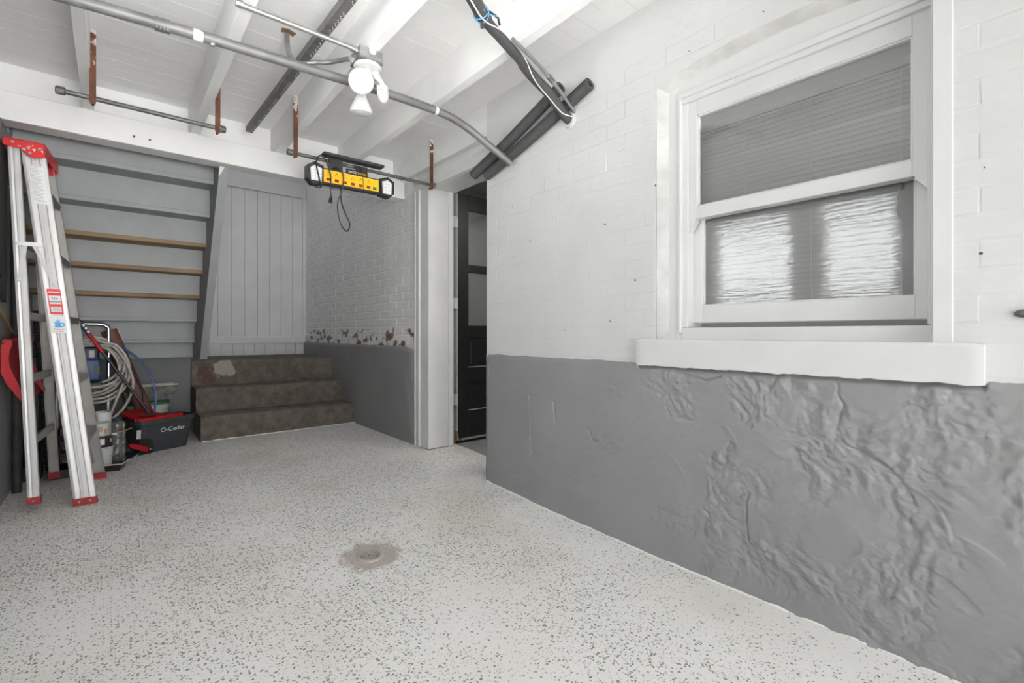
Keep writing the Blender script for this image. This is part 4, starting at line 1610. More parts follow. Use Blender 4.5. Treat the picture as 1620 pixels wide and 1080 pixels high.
q = MB().m('black_plastic')
q.poly_extrude([wpt(0.085, -HW, 0), wpt(LEN - 0.09, -HW, 0), wpt(LEN - 0.09, HW * 0.9, 0), wpt(0.085, HW * 0.9, 0)], wn * 0.045)
for s0, sg in ((0.0, 1), (LEN, -1)):
    f = lambda s, h: wpt(s0 + sg * s, h, -0.004)
    q.poly_extrude([f(0.0, -0.035), f(0.032, -0.068), f(0.098, -0.058), f(0.098, 0.054), f(0.045, 0.072), f(0.0, 0.044)], wn * 0.062)
q.build('body', wl)
q = MB().m('yellow_plastic')
wbox(q, 0.100, LEN - 0.107, -0.039, 0.040, 0.044, 0.047, 0.001)
q.build('face_plate', wl)
for s0, sg in ((0.0, 1), (LEN, -1)):
    q = MB().m('led_lens')
    f = lambda s, h: wpt(s0 + sg * s, h, 0.057)
    q.poly_extrude([f(0.022, -0.046), f(0.084, -0.046), f(0.088, 0.034), f(0.046, 0.050), f(0.018, 0.030)], wn * 0.003)
    q.m('led_chip')
    for i in range(3):
        for j in range(4):
            c = wpt(s0 + sg * (0.034 + 0.020 * i), -0.034 + 0.0205 * j, 0.0605)
            q.lathe([(0.0085, 0), (0.007, 0.004), (0, 0.0055)], c, wn, 10)
    q.build('led_lens', wl)
sock = [0.150, 0.215, 0.280, 0.325, 0.370, 0.415]
sock = [0.130 + (LEN - 0.310) * k / 5 for k in range(6)]
for i, s in enumerate(sock):
    q = MB().m('red_switch')
    wbox(q, s - 0.013, s + 0.013, -0.030, -0.012, 0.0465, 0.050, 0.002)
    q.build('switch', wl)
    q = MB().m('slot_black')
    wbox(q, s - 0.009, s - 0.0065, 0.006, 0.014, 0.0465, 0.0476)
    wbox(q, s + 0.0065, s + 0.009, 0.006, 0.014, 0.0465, 0.0476)
    q.lathe([(0, 0.0012), (0.0035, 0.0012), (0.0035, 0)], wpt(s, 0.023, 0.0465), wn, 8)
    q.build('outlet', wl)
q = MB().m('green_switch')
wbox(q, LEN - 0.150, LEN - 0.124, -0.030, -0.012, 0.0465, 0.050, 0.002)
tag(q.build('switch', wl), 'green master switch')
q = MB().m('black_plastic')
wbox(q, 0.15, 0.235, HW * .8, 0.135, 0.000, 0.012)
wbox(q, LEN - 0.255, LEN - 0.17, HW * .8, 0.120, 0.000, 0.012)
wbox(q, 0.255, 0.40, HW * .85, 0.085, 0.010, 0.016)
q.build('mounting_bracket', wl)
q = MB().m('black_dull')
wbox(q, 0.10, 0.505, 0.130, 0.148, -0.01, 0.060, 0.004)
q.build('top_bar', wl)
MT = Matrix((-wd, -wu, wn)).transposed().to_4x4()       # the bar hangs upside down
q = MB()
q.text('WORK', 0.020, Matrix.Translation(wpt(0.362, 0.068, 0.0165)) @ MT, 'yellow_plastic')
q.text('ZONE', 0.020, Matrix.Translation(wpt(0.298, 0.068, 0.0165)) @ MT, 'sticker_white')
q.build('lettering', wl, auto=None)
q = MB().m('black_plastic')
c0 = lambda s, h, d: wpt(s, h, d)
q.tube(catmull([c0(0.10, -0.02, -0.01), c0(0.03, -0.055, 0.03), c0(0.045, -0.09, 0.075), c0(0.075, -0.085, 0.075), c0(0.060, -0.03, 0.085), c0(0.045, 0.05, 0.085), c0(0.075, 0.115, 0.05), c0(0.11, 0.10, 0.05), c0(0.135, 0.01, 0.07), c0(0.150, -0.06, 0.03), c0(0.155, -0.12, 0.02)], 7), 0.0045, 8)
q.tube(catmull([c0(0.16, 0.055, 0.0), c0(0.185, 0.06, 0.06), c0(0.215, 0.01, 0.075), c0(0.205, -0.09, 0.07), c0(0.185, -0.17, 0.05), c0(0.205, -0.28, 0.04), c0(0.250, -0.33, 0.03), c0(0.272, -0.28, 0.03), c0(0.245, -0.21, 0.02), c0(0.225, -0.14, 0.01), c0(0.226, -0.05, 0.0)], 7), 0.0045, 8)
q.build('cord', wl)
q = MB().m('black_plastic')
q.tube([c0(0.155, -0.115, 0.02), c0(0.154, -0.135, 0.02), c0(0.150, -0.160, 0.02)], [0.006, 0.011, 0.013], 10)
q.m('bright_steel')
for dx in (-0.012, 0.004):
    q.tube([c0(0.150 + dx * .6, -0.158, 0.02), c0(0.140 + dx, -0.180, 0.024)], 0.0025, 5)
q.build('plug', wl)
q = MB().m('black_plastic')
q.tube([c0(0.352, 0.13, 0.005), c0(0.353, 0.085, 0.03), c0(0.355, 0.03, 0.0515), c0(0.36, -0.04, 0.0515), c0(0.357, -0.06, 0.03)], 0.0022, 6)
q.build('cable_tie', wl)

# ------------------------------------------------------------------ bolt on the right
q = MB().m('steel_pipe')
q.lathe([(0, -0.012), (0.008, -0.012), (0.016, -0.006), (0.018, 0.004)], (0, 0, 0), (1, 0, 0), 16)
for v in q.bm.verts:
    v.co = Vector((v.co.x + XN - 0.006, v.co.y * 1.25 + 0.078, v.co.z * 0.62 + 0.951))
single(q, 'wall_bolt', 'flattened grey bolt head in the white brick at the right edge', 'bolt', (XN, 0.078, 0.951))

# ------------------------------------------------------------------ step ladder
lad = thing('step_ladder', (-0.19, 3.63, 0.0), 'folded aluminium step ladder with red top and feet leaning by the left wall', 'ladder')
FN0, FF0 = Vector((-0.108, 3.345, 0.0)), Vector((-0.074, 3.905, 0.0))
FN1, FF1 = Vector((-0.314, 3.462, 1.845)), Vector((-0.300, 3.782, 1.845))
RN0, RF0 = Vector((-0.302, 3.362, 0.040)), Vector((-0.262, 3.922, 0.036))
RN1, RF1 = Vector((-0.384, 3.462, 1.86)), Vector((-0.330, 3.782, 1.86))
wv = Vector((0.085, 0.996, 0)); ev = Vector((0.996, -0.085, 0))
hw = 0.0445
PF = [(-hw, 0.0), (-hw + 0.010, -0.0035), (-hw + 0.018, 0), (-0.014, 0), (-0.010, -0.0025), (-0.004, -0.0025), (0.0, 0), (0.018, 0), (0.022, -0.0035), (hw - 0.008, -0.0035), (hw, 0), (hw, 0.028), (hw - 0.0035, 0.028), (hw - 0.0035, 0.003), (-hw + 0.0035, 0.003), (-hw + 0.0035, 0.028), (-hw, 0.028)]
hr = 0.0215
PR = [(-hr, 0), (-0.012, -0.002), (-0.007, 0), (-0.003, 0), (0.0, -0.002), (0.008, -0.002), (0.012, 0), (hr, 0), (hr, 0.026), (hr - 0.003, 0.026), (hr - 0.003, 0.003), (-hr + 0.003, 0.003), (-hr + 0.003, 0.026), (-hr, 0.026)]
for (p0, p1, pr, sgn, nm) in ((FN0, FN1, PF, 1, 'front_rail'), (FF0, FF1, PF, -1, 'front_rail'), (RN0, RN1, PR, 1, 'rear_rail'), (RF0, RF1, PR, -1, 'rear_rail')):
    q = MB().m('aluminium' if sgn > 0 else 'aluminium_worn_shaded')  # far rails get a darker metal, their shade put into the colour
    d = (p1 - p0)
    b0 = p0 + d * (0.032 / d.length)
    q.sweep(pr, b0, p1, ev, wv * sgn)
    q.build(nm, lad, auto=25)
    # red foot
    q = MB().m('red_foot')
    w_ = hw if nm == 'front_rail' else hr
    base = p0
    fpts = [base + ev * (-w_ - 0.003) - wv * sgn * 0.006, base + ev * (w_ + 0.003) - wv * sgn * 0.006, base + ev * (w_ + 0.003) + wv * sgn * 0.032, base + ev * (-w_ - 0.003) + wv * sgn * 0.032]
    q.poly_extrude(fpts, d.normalized() * 0.036)
    for sx in ((-0.022, 0.020) if nm == 'front_rail' else (0.0,)):
        q.m('rivet_grey').lathe([(0, 0.0025), (0.004, 0.002), (0.005, 0)], base + d.normalized() * 0.018 + ev * sx - wv * sgn * 0.006, -wv * sgn, 10)
    q.build('foot', lad)
# treads between the front rails
for k in range(1, 6):
    t = (0.325 * k + 0.01) / 1.845
    a = FN0.lerp(FN1, t); b = FF0.lerp(FF1, t)
    q = MB().m('aluminium_worn_shaded')
    dd = (b - a).normalized()
    q.sweep([(-0.041, 0), (0.044, 0), (0.044, -0.032), (0.041, -0.032), (0.041, -0.003), (-0.038, -0.003), (-0.038, -0.025), (-0.041, -0.025)], a + dd * 0.003, b - dd * 0.003, ev, (0, 0, 1))
    q.build('tread', lad, auto=25)
    if k in (3, 4, 5):
        q = MB().m('tape_dark')
        q.sweep([(0.0445, 0.0008), (0.0455, 0.0008), (0.0455, -0.033), (0.0445, -0.033)], a + dd * 0.004, b - dd * 0.004, ev, (0, 0, 1))
        q.sweep([(-0.03, 0.0012), (0.0445, 0.0012), (0.0445, 0.0004), (-0.03, 0.0004)], a + dd * 0.004, b - dd * 0.004, ev, (0, 0, 1))
        tag(q.build('grip_tape', lad), 'dark grip tape')
# rear cross bars
for t in (0.17, 0.345, 0.52, 0.70):
    a = RN0.lerp(RN1, t); b = RF0.lerp(RF1, t)
    dd = (b - a).normalized()
    q = MB().m('aluminium_worn_shaded')
    q.sweep([(-0.004, -0.020), (0.010, -0.020), (0.010, 0.020), (-0.004, 0.020)], a + dd * 0.003, b - dd * 0.003, ev, (0, 0, 1))
    q.build('cross_bar', lad)
# diagonal knee braces on the lowest tread and bar
for (p0, p1, ax) in ((FF0, FF1, 0.0), (FN0, FN1, 0.0)):
    s_ = -1 if p0 is FF0 else 1
    q = MB().m('aluminium_worn_shaded')
    a = p0.lerp(p1, 0.175) + wv * s_ * 0.13 + Vector((0, 0, -0.01)); b = p0.lerp(p1, 0.055) + wv * s_ * 0.012
    q.tube([a, b], 0.006, 6)
    q.build('knee_brace', lad)
# folded spreader on the near side
y_ = -0.010
q = MB().m('aluminium')


def bar(q, a, b, w, off):
    a = Vector(a); b = Vector(b)
    d = (b - a).normalized(); nn = wv.cross(d).normalized()
    q.poly_extrude([a - nn * w - wv * off, b - nn * w - wv * off, b + d * w * .8 - wv * off, b + nn * w - wv * off, a + nn * w - wv * off, a - d * w * .8 - wv * off], wv * 0.003)
    for p in (a, b):
        q.lathe([(0, 0.003), (0.004, 0.0025), (0.0055, 0)], p - wv * off, -wv, 10)


def onrail(p0, p1, z, du):
    t = (z - p0.z) / (p1.z - p0.z)
    return p0.lerp(p1, t) + ev * du


L0 = onrail(RN0, RN1, 1.352, -0.004); R0 = onrail(FN0, FN1, 1.352, -0.012)
bar(q, L0, R0, 0.010, 0.012)
m_ = L0.lerp(R0, 0.30); n_ = L0.lerp(R0, 0.62)
bar(q, m_, onrail(RN0, RN1, 1.165, -0.006), 0.0085, 0.008)
bar(q, n_, onrail(FN0, FN1, 1.145, 0.012), 0.0085, 0.008)
q.build('spreader', lad)
# red top cap
cap = MB().m('red_plastic')
zc0, zc1 = 1.795, 1.885
ca = Vector((-0.418, 3.440, 0)); cb = Vector((-0.268, 3.4275, 0))       # near edge, left to right
L_ = wv * 0.345


def cp(u, v, z):
    return ca + (cb - ca) * u + L_ * v + Vector((0, 0, z))


skirt = [(0.0, 1.842), (0.0, 1.884), (1.0, 1.876), (1.0, 1.812), (0.93, 1.803), (0.72, 1.796), (0.56, 1.806), (0.42, 1.836), (0.2, 1.838)]
cap.poly_extrude([cp(u, 0, z) for u, z in skirt], wv * 0.006)
cap.poly_extrude([cp(u, 1, z) for u, z in skirt], -wv * 0.006)
cap.poly_extrude([cp(0, 0, 1.884), cp(1, 0, 1.876), cp(1, 1, 1.876), cp(0, 1, 1.884)], (0, 0, -0.007))
cap.poly_extrude([cp(1, 0, 1.876), cp(1, 1, 1.876), cp(1, 1, 1.815), cp(1, 0, 1.812)], ev * -0.005)
cap.poly_extrude([cp(0, 0, 1.884), cp(0, 1, 1.884), cp(0, 1, 1.842), cp(0, 0, 1.842)], ev * 0.005)
bmesh.ops.bevel(cap.bm, geom=[e for e in cap.bm.edges], offset=0.0012, segments=1, affect='EDGES')
cap_o = cap.build('top_cap', lad)
for u, z in ((0.22, 1.862), (0.60, 1.842), (0.64, 1.818), (0.88, 1.846)):
    q = MB().m('rivet_grey')
    q.lathe([(0, 0.003), (0.005, 0.0025), (0.0075, 0)], cp(u, 0, z), -wv, 12)
    q.build('rivet', cap_o)
q = MB().m('sticker_white')
rr = random.Random(5)
for k in range(9):
    u = rr.uniform(0.32, 0.92); z = 1.862 - 0.03 * rr.random()
    q.poly_extrude([cp(u, 0, z) - wv * .0006, cp(u + rr.uniform(.03, .1), 0, z + rr.uniform(-.01, .004)) - wv * .0006, cp(u + rr.uniform(.02, .08), 0, z - rr.uniform(.004, .012)) - wv * .0006], wv * 0.0005)
tag(q.build('paint_scuff', cap_o), 'white paint scuffs')

# stickers and printing on the near front rail
rail_d = (FN1 - FN0).normalized()
rail_n = -wv
rail_x = ev
MR = Matrix((rail_x, rail_d, rail_n)).transposed().to_4x4()


def rp(h):
    return FN0 + rail_d * (h / rail_d.z)


def sticker(q, h, u0, u1, dz, mname, off=0.0042):
    c = rp(h)
    M = Matrix.Translation(c) @ MR
    q.m(mname)
    q.box((u0, -dz, off), (u1, dz, off + 0.0006), 0, M)
    return M


lab = MB()
sticker(lab, 1.063, -0.026, 0.026, 0.066, 'sticker_red')
M = sticker(lab, 1.072, -0.022, 0.022, 0.022, 'sticker_white', 0.005)
lab.m('print_dark').box((-0.022, -0.012, 0.0057), (0.022, -0.008, 0.006), 0, M)
lab.text('356', 0.017, M @ Matrix.Translation((0, 0.006, 0.006)), 'print_dark', 0.0003)
M = sticker(lab, 1.022, -0.020, 0.020, 0.014, 'sticker_white', 0.005)
for k in range(9):
    lab.m('print_grey').box((-0.017 + 0.004 * k, -0.011, 0.0057), (-0.0148 + 0.004 * k + 0.001 * (k % 3), 0.011, 0.006), 0, M)
M = sticker(lab, 1.112, -0.022, 0.022, 0.003, 'sticker_white', 0.005)
tag(lab.build('rating_label', lad, auto=None), 'red and white label reading 356')
lab = MB()
M = sticker(lab, 0.945, -0.030, 0.030, 0.046, 'sticker_white')
lab.m('sticker_blue')
lab.poly_extrude([M @ Vector((x, y, 0.0049)) for x, y in ((-0.016, -0.016), (0.008, -0.018), (0.011, 0.006), (0.006, 0.008), (0.009, 0.028), (0.003, 0.012), (-0.001, 0.032), (-0.003, 0.012), (-0.010, 0.024), (-0.008, 0.010), (-0.018, 0.014), (-0.013, 0.004))], (M.to_3x3() @ Vector((0, 0, 0.0006))))
lab.lathe([(0.006, 0), (0.006, 0.0008), (0.012, 0.0008), (0.012, 0)], M @ Vector((0.013, -0.002, 0.0049)), M.to_3x3() @ Vector((0, 0, 1)), 14)
lab.text('Made in', 0.0125, M @ Matrix.Translation((0, -0.026, 0.0052)), 'sticker_red', 0.0003)
lab.text('U.S.A.', 0.0125, M @ Matrix.Translation((0, -0.038, 0.0052)), 'sticker_red', 0.0003)
tag(lab.build('origin_label', lad, auto=None), 'white label with a blue figure reading Made in U.S.A.')
lab = MB()
M = sticker(lab, 1.665, -0.026, 0.030, 0.100, 'sticker_white', 0.0040)
for k in range(26):
    w_ = random.uniform(0.5, 1.0)
    lab.m('print_grey').box((-0.023, 0.094 - 0.0073 * k, 0.0047), (-0.023 + 0.050 * w_, 0.0975 - 0.0073 * k, 0.0050), 0, M)
tag(lab.build('instruction_label', lad, auto=None), 'white label with fine grey lines of print')

# ------------------------------------------------------------------ tall black furled umbrella behind the ladder
um = thing('furled_umbrella', (-0.414, 3.84, 0.0), 'tall black furled umbrella tied with a white cord beside the left wall', 'umbrella')
q = MB().m('black_dull')
q.tube([(-0.412, 3.84, 0.0), (-0.414, 3.84, 0.6), (-0.416, 3.84, 1.2), (-0.418, 3.84, 1.70)], 0.022, 12)
q.build('pole', um)
q = MB().m('black_plastic')
q.tube([(-0.418, 3.84, 1.62), (-0.416, 3.84, 1.70), (-0.414, 3.84, 1.76), (-0.413, 3.84, 1.84), (-0.413, 3.84, 1.93), (-0.413, 3.84, 1.97)], [0.020, 0.024, 0.027, 0.029, 0.026, 0.012], 12)
q.build('folded_canopy', um)
q = MB().m('wire_white')
q.tube([Vector((-0.417, 3.84, 1.715)) + Vector((math.cos(k * math.pi / 8) * 0.028, math.sin(k * math.pi / 8) * 0.028, 0.006 * math.sin(k * math.pi / 8))) for k in range(16)], 0.004, 6, closed=True)
q.build('tie', um)

# ------------------------------------------------------------------ red dust pan hung on the left wall
pan = thing('dust_pan', (-0.38, 3.60, 0.55), 'large red plastic dust pan hanging on the left wall behind the ladder', 'dust pan')
YA, YE = 3.435, 3.765
back = [(-0.418, 0.858), (-0.414, 0.78), (-0.405, 0.70), (-0.385, 0.63), (-0.345, 0.560), (-0.336, 0.547)]
front = [(-0.336, 0.547), (-0.343, 0.562), (-0.386, 0.655), (-0.400, 0.72), (-0.398, 0.77), (-0.384, 0.815), (-0.383, 0.848)]


def mapz(z, v):
    return z + 0.030 * v


q = MB().m('dark_red')
P_in = [(-0.412, 0.856), (-0.410, 0.78), (-0.402, 0.70), (-0.382, 0.63), (-0.345, 0.572), (-0.325, 0.552)]
P_in = [(-0.420, 0.856), (-0.418, 0.76), (-0.410, 0.69), (-0.386, 0.62), (-0.352, 0.568), (-0.334, 0.545)]
bk = catmull([(x, 0, z) for x, z in P_in], 5)
q.grid(8, len(bk) - 1, lambda u, v: Vector((bk[round(v * (len(bk) - 1))].x + 0.03 * u, YA + (YE - YA) * u, mapz(bk[round(v * (len(bk) - 1))].z, u))))
q.build('scoop', pan)
for yv, u in ((YA, 0.0), (YE, 1.0)):
    q = MB().m('bright_red' if u == 0 else 'dark_red')
    cheek = [(-0.4235, 0.700), (-0.4235, 0.838), (-0.408, 0.850), (-0.386, 0.852), (-0.384, 0.842), (-0.394, 0.808), (-0.397, 0.775), (-0.394, 0.735), (-0.381, 0.690), (-0.362, 0.640), (-0.345, 0.575), (-0.333, 0.545), (-0.345, 0.540), (-0.372, 0.585), (-0.405, 0.645)]
    q.poly_extrude([(x + 0.045 * u, yv, mapz(z, u)) for x, z in cheek], (0, 0.004, 0))
    q.build('cheek', pan)
q = MB().m('dark_red')
q.poly_extrude([(-0.420, YA, 0.848), (-0.386, YA, 0.852), (-0.386, YA, 0.866), (-0.420, YA, 0.866)], (0.035, YE - YA, 0.03))
q.build('top_flange', pan)

# ------------------------------------------------------------------ mop bucket
BU = Vector((0.92, 0.392, 0)); BV = Vector((-0.392, 0.92, 0))
B0 = Vector((0.102, 4.425, 0))
bk_ = thing('mop_bucket', tuple(B0 + BU * 0.2 + BV * 0.12), 'dark grey spin mop bucket with red wringer in front of the low grey wall', 'bucket')


def bp_(u, v, z):
    return B0 + BU * u + BV * v + Vector((0, 0, z))


HB = 0.250


def rr_ring(u0, u1, v0, v1, r, z, n=6):
    out = []
    for cx_, cy_, a0 in ((u1 - r, v1 - r, 0), (u0 + r, v1 - r, 90), (u0 + r, v0 + r, 180), (u1 - r, v0 + r, 270)):
        for k in range(n + 1):
            a = math.radians(a0 + 90 * k / n)
            out.append(bp_(cx_ + r * math.cos(a), cy_ + r * math.sin(a), z))
    return out


def loft(q, rings, cap0=True, cap1=True):
    R = [[q._v(p) for p in r] for r in rings]
    n = len(R[0])
    for a, b in zip(R, R[1:]):
        for k in range(n):
            q._f([a[k], a[(k + 1) % n], b[(k + 1) % n], b[k]], True)
    if cap0: q._f(R[0][::-1])
    if cap1: q._f(R[-1])


def side(z):
    t = z / HB
    return (0.075 - 0.045 * t, 0.405 + 0.035 * t, 0.0 - 0.035 * t, 0.205 + 0.030 * t)


q = MB().m('bucket_dark')
rings = []
for z in (0.0, 0.05, 0.10, 0.15, 0.212):
    a, b, c, d = side(z); rings.append(rr_ring(a, b, c, d, 0.055, z))
a, b, c, d = side(0.217)
rings.append(rr_ring(a - 0.012, b + 0.012, c - 0.012, d + 0.012, 0.062, 0.217))
rings.append(rr_ring(a - 0.012, b + 0.014, c - 0.014, d + 0.014, 0.062, 0.250))
rings.append(rr_ring(a - 0.004, b + 0.006, c - 0.006, d + 0.006, 0.058, 0.252))
rings.append(rr_ring(a + 0.004, b - 0.002, c + 0.002, d - 0.002, 0.055, 0.19))
rings.append(rr_ring(a + 0.02, b - 0.03, c + 0.02, d - 0.02, 0.05, 0.06))
loft(q, rings, True, True)
q.build('tub', bk_, auto=40)
q = MB().m('slot_black')
# pedal recess at the left front
pts = []
for k in range(9):
    a = math.radians(90 - 90 * k / 8)
    pts.append((0.072 + 0.068 * math.cos(a) if k else 0.060, 0.045 + 0.07 * math.sin(a)))
arc = [(0.050, 0.006), (0.044, 0.115)] + [(0.085 + 0.055 * math.sin(math.radians(9 * k)), 0.060 + 0.055 * math.cos(math.radians(9 * k))) for k in range(11)] + [(0.140, 0.006)]
q.poly_extrude([bp_(u, side(z)[2] - 0.002, z) for u, z in arc], BV * 0.004)
tag(q.build('pedal_recess', bk_), 'black pedal recess')
q = MB().m('black_plastic')
q.poly_extrude([bp_(0.0, -0.030, 0.001), bp_(0.13, -0.024, 0.001), bp_(0.13, 0.03, 0.001), bp_(0.02, 0.05, 0.001), bp_(-0.03, 0.02, 0.001)], (0, 0, 0.010))
q.build('base_plate', bk_)
q = MB().m('bright_red')
q.poly_extrude([bp_(-0.022, -0.03, 0.100), bp_(0.02, -0.038, 0.090), bp_(0.098, -0.036, 0.050), bp_(0.088, -0.036, 0.018), bp_(0.015, -0.038, 0.052), bp_(-0.018, -0.03, 0.078)], BV * 0.032)
q.build('pedal', bk_)
q = MB().m('bright_steel')
q.lathe([(0, 0.003), (0.006, 0.002), (0.007, 0)], bp_(0.108, -0.037, 0.035), -BV, 10)
q.build('pedal_pin', bk_)
q = MB().m('bright_red')
# wringer deck: wide at the left, arms tapering to the right
deck = [(0.012, -0.030), (0.060, -0.052), (0.180, -0.050), (0.320, -0.052), (0.335, -0.040), (0.322, -0.030), (0.20, -0.020), (0.235, 0.02), (0.21, 0.06), (0.16, 0.10), (0.22, 0.165), (0.23, 0.185), (0.10, 0.215), (0.02, 0.19), (0.008, 0.10)]
q.poly_extrude([bp_(u, v, 0.251 + 0.16 * (v + 0.05)) for u, v in deck], (0, 0, 0.016))
q.tube([bp_(0.02, -0.036, 0.262), bp_(0.16, -0.050, 0.262), bp_(0.325, -0.042, 0.268)], [0.010, 0.010, 0.012], 8)
q.build('wringer', bk_)
q = MB().m('dark_metal')
q.lathe([(0.055, 0.0), (0.055, 0.003), (0.02, 0.003), (0.02, 0)], bp_(0.12, 0.03, 0.281), (0, 0, 1), 20)
q.build('basket', bk_)
q = MB()
zt_ = 0.158
sl_ = 0.035 / HB
fx = (BU); fz = (Vector((0, 0, 1)) - BV * sl_).normalized(); fn = -BV
fn = fx.cross(fz).normalized()
MT = Matrix((fx, fz, fn)).transposed().to_4x4()
q.text('O-Cedar', 0.047, Matrix.Translation(bp_(0.268, side(zt_)[2] - 0.0022, zt_)) @ MT, 'lettering_white')
q.build('lettering', bk_, auto=None)
q = MB().m('print_grey')
q.poly_extrude([bp_(0.030, -0.012, 0.12), bp_(0.052, -0.024, 0.12), bp_(0.052, -0.030, 0.185), bp_(0.030, -0.018, 0.185)], BV * 0.002)
q.build('care_label', bk_)

# mop
mop = thing('spin_mop', (0.245, 4.56, 0.21), 'mop with black pole and red grip standing in the bucket', 'mop')
m0 = Vector((0.245, 4.56, 0.235)); m1 = Vector((-0.182, 4.53, 0.985))
q = MB().m('black_plastic')
q.tube([m0, m0.lerp(m1, 0.72)], 0.0105, 10)
q.build('pole', mop)
q = MB().m('bright_red')
q.tube([m0.lerp(m1, 0.70), m0.lerp(m1, 0.88)], 0.0130, 10)
q.build('grip', mop)
q = MB().m('bright_red')
q.tube([m0.lerp(m1, 0.18), m0.lerp(m1, 0.187)], 0.0118, 10)
q.build('ring', mop)
q = MB().m('motor_navy')
q.tube([m0.lerp(m1, 0.88), m0.lerp(m1, 1.0)], 0.0128, 10)
q.build('handle_sleeve', mop)
q = MB().m('sticker_white')
d = (m1 - m0).normalized()
nv = Vector((0.45, -0.85, 0.25)); nv = (nv - d * nv.dot(d)).normalized()
for t in (0.895, 0.925, 0.955):
    q.lathe([(0, 0.001), (0.009, 0.001), (0.009, 0)], m0.lerp(m1, t) + nv * 0.0125, nv, 12)
q.build('sticker', mop)
q = MB().m('cord_white')
for k in range(18):
    a = k * 0.7
    q.tube([m0 + Vector((0, 0, -0.005)), m0 + Vector((0.035 * math.cos(a), 0.035 * math.sin(a), -0.04)), m0 + Vector((0.05 * math.cos(a), 0.05 * math.sin(a), -0.11))], 0.006, 5)
o = q.build('mop_head', mop)
o['kind'] = 'stuff'

# ------------------------------------------------------------------ paint sprayer cart
def BK(p):
    """sprayer and hose stand a little further back than drawn: same figure, 5 % larger, wheels on the floor"""
    z = 0.9 + (p.z - 0.9) * 1.05 if p.z > 0.3 else p.z * 0.27 / 0.3
    return Vector((p.x * 1.05, p.y * 1.05, z))


sp = thing('paint_sprayer', (-0.105, 4.83, 0.0), 'blue paint sprayer on a chrome handled cart under the stairs', 'paint sprayer')
q = MB(BK).m('chrome')
hx0, hx1 = -0.30, -0.022
q.tube(catmull([(hx1 - 0.003, 4.60, 0.12), (hx1, 4.60, 0.5), (hx1, 4.60, 0.905), (hx1 - 0.012, 4.60, 0.945), (hx1 - 0.05, 4.60, 0.963), (hx0 + 0.05, 4.60, 0.963), (hx0 + 0.01, 4.60, 0.94), (hx0, 4.60, 0.90), (hx0, 4.60, 0.5), (hx0, 4.60, 0.12)], 6), 0.0125, 12)
q.build('handle', sp)
q = MB(BK).m('bright_steel')
for x in (hx0, hx1 - 0.003):
    q.tube([(x, 4.60, 0.08), (x, 4.60, 0.40)], 0.020, 12)
q.box((hx0 - 0.01, 4.56, 0.10), (hx1 + 0.01, 4.64, 0.13), 0.004)
q.build('frame', sp)
q = MB(BK).m('motor_blue')
q.box((-0.22, 4.52, 0.555), (-0.064, 4.70, 0.715), 0.018, None, 3)
q.build('motor_housing', sp)
q = MB(BK).m('motor_navy')
q.box((-0.21, 4.53, 0.70), (-0.075, 4.69, 0.80), 0.014, None, 3)
q.build('motor_cover', sp)
q = MB(BK).m('pail_white')
q.box((-0.128, 4.523, 0.725), (-0.098, 4.530, 0.775), 0.001)
q.build('gauge_label', sp)
q = MB(BK).m('print_dark')
q.box((-0.100, 4.5165, 0.60), (-0.070, 4.521, 0.67), 0.001)
q.build('rating_plate', sp)
q = MB(BK).m('dark_metal')
q.box((-0.24, 4.50, 0.49), (-0.05, 4.70, 0.545), 0.008)
q.tube([(-0.16, 4.60, 0.13), (-0.16, 4.60, 0.52)], 0.03, 12)
q.build('pump', sp)
for x in (0.0, -0.34):
    q = MB(BK).m('rubber')
    q.lathe([(0.05, -0.020), (0.085, -0.024), (0.105, -0.015), (0.108, 0.0), (0.105, 0.015), (0.085, 0.024), (0.05, 0.020)], (x, 4.56, 0.108), (1, 0, 0), 24)
    q.m('dark_metal').lathe([(0, -0.018), (0.055, -0.014), (0.055, 0.014), (0, 0.018)], (x, 4.56, 0.108), (1, 0, 0), 20)
    q.build('wheel', sp)
q = MB(BK).m('dark_metal')
q.tube([(-0.35, 4.56, 0.108), (0.01, 4.56, 0.108)], 0.010, 8)
q.build('axle', sp)

# hoses
hs = thing('paint_hose', (-0.095, 4.72, 0.65), 'cream paint spattered hose coiled over the sprayer handle', 'hose')
q = MB(BK).m('hose_cream')
loops = []
for k in range(7):
    xr = 0.098 - 0.010 * ((k * 3) % 7); zt = 0.872 - 0.010 * ((k * 2) % 7); zb = 0.405 + 0.022 * ((k * 5) % 7)
    xl_ = -0.30
    for j in range(24):
        a = 2 * math.pi * j / 24 + 1.2
        cx_ = (xr + xl_) / 2; cz_ = (zt + zb) / 2
        loops.append((cx_ + (xr - xl_) / 2 * math.cos(a), 4.47 + 0.013 * k + 0.013 * j / 24, cz_ + (zt - zb) / 2 * math.sin(a) - 0.02 * max(0, math.cos(a))))
tail = [(0.085, 4.47, 0.60), (0.105, 4.45, 0.50), (0.075, 4.44, 0.38), (0.03, 4.44, 0.30), (-0.03, 4.45, 0.26)]
q.tube(catmull(loops, 2), 0.0088, 8)
q.build('coil', hs)
q = MB(BK).m('hose_cream')
q.tube(catmull([(0.01, 4.45, 0.80), (0.07, 4.44, 0.70), (0.112, 4.44, 0.57), (0.108, 4.44, 0.47), (0.07, 4.44, 0.37), (0.02, 4.44, 0.305), (-0.035, 4.44, 0.27)], 6), 0.0085, 8)
q.tube(catmull([(0.055, 4.46, 0.52), (0.03, 4.45, 0.44), (-0.005, 4.44, 0.33), (-0.02, 4.44, 0.25)], 6), 0.0085, 8)
q.build('loose_end', hs)
q = MB().m('hose_blue')
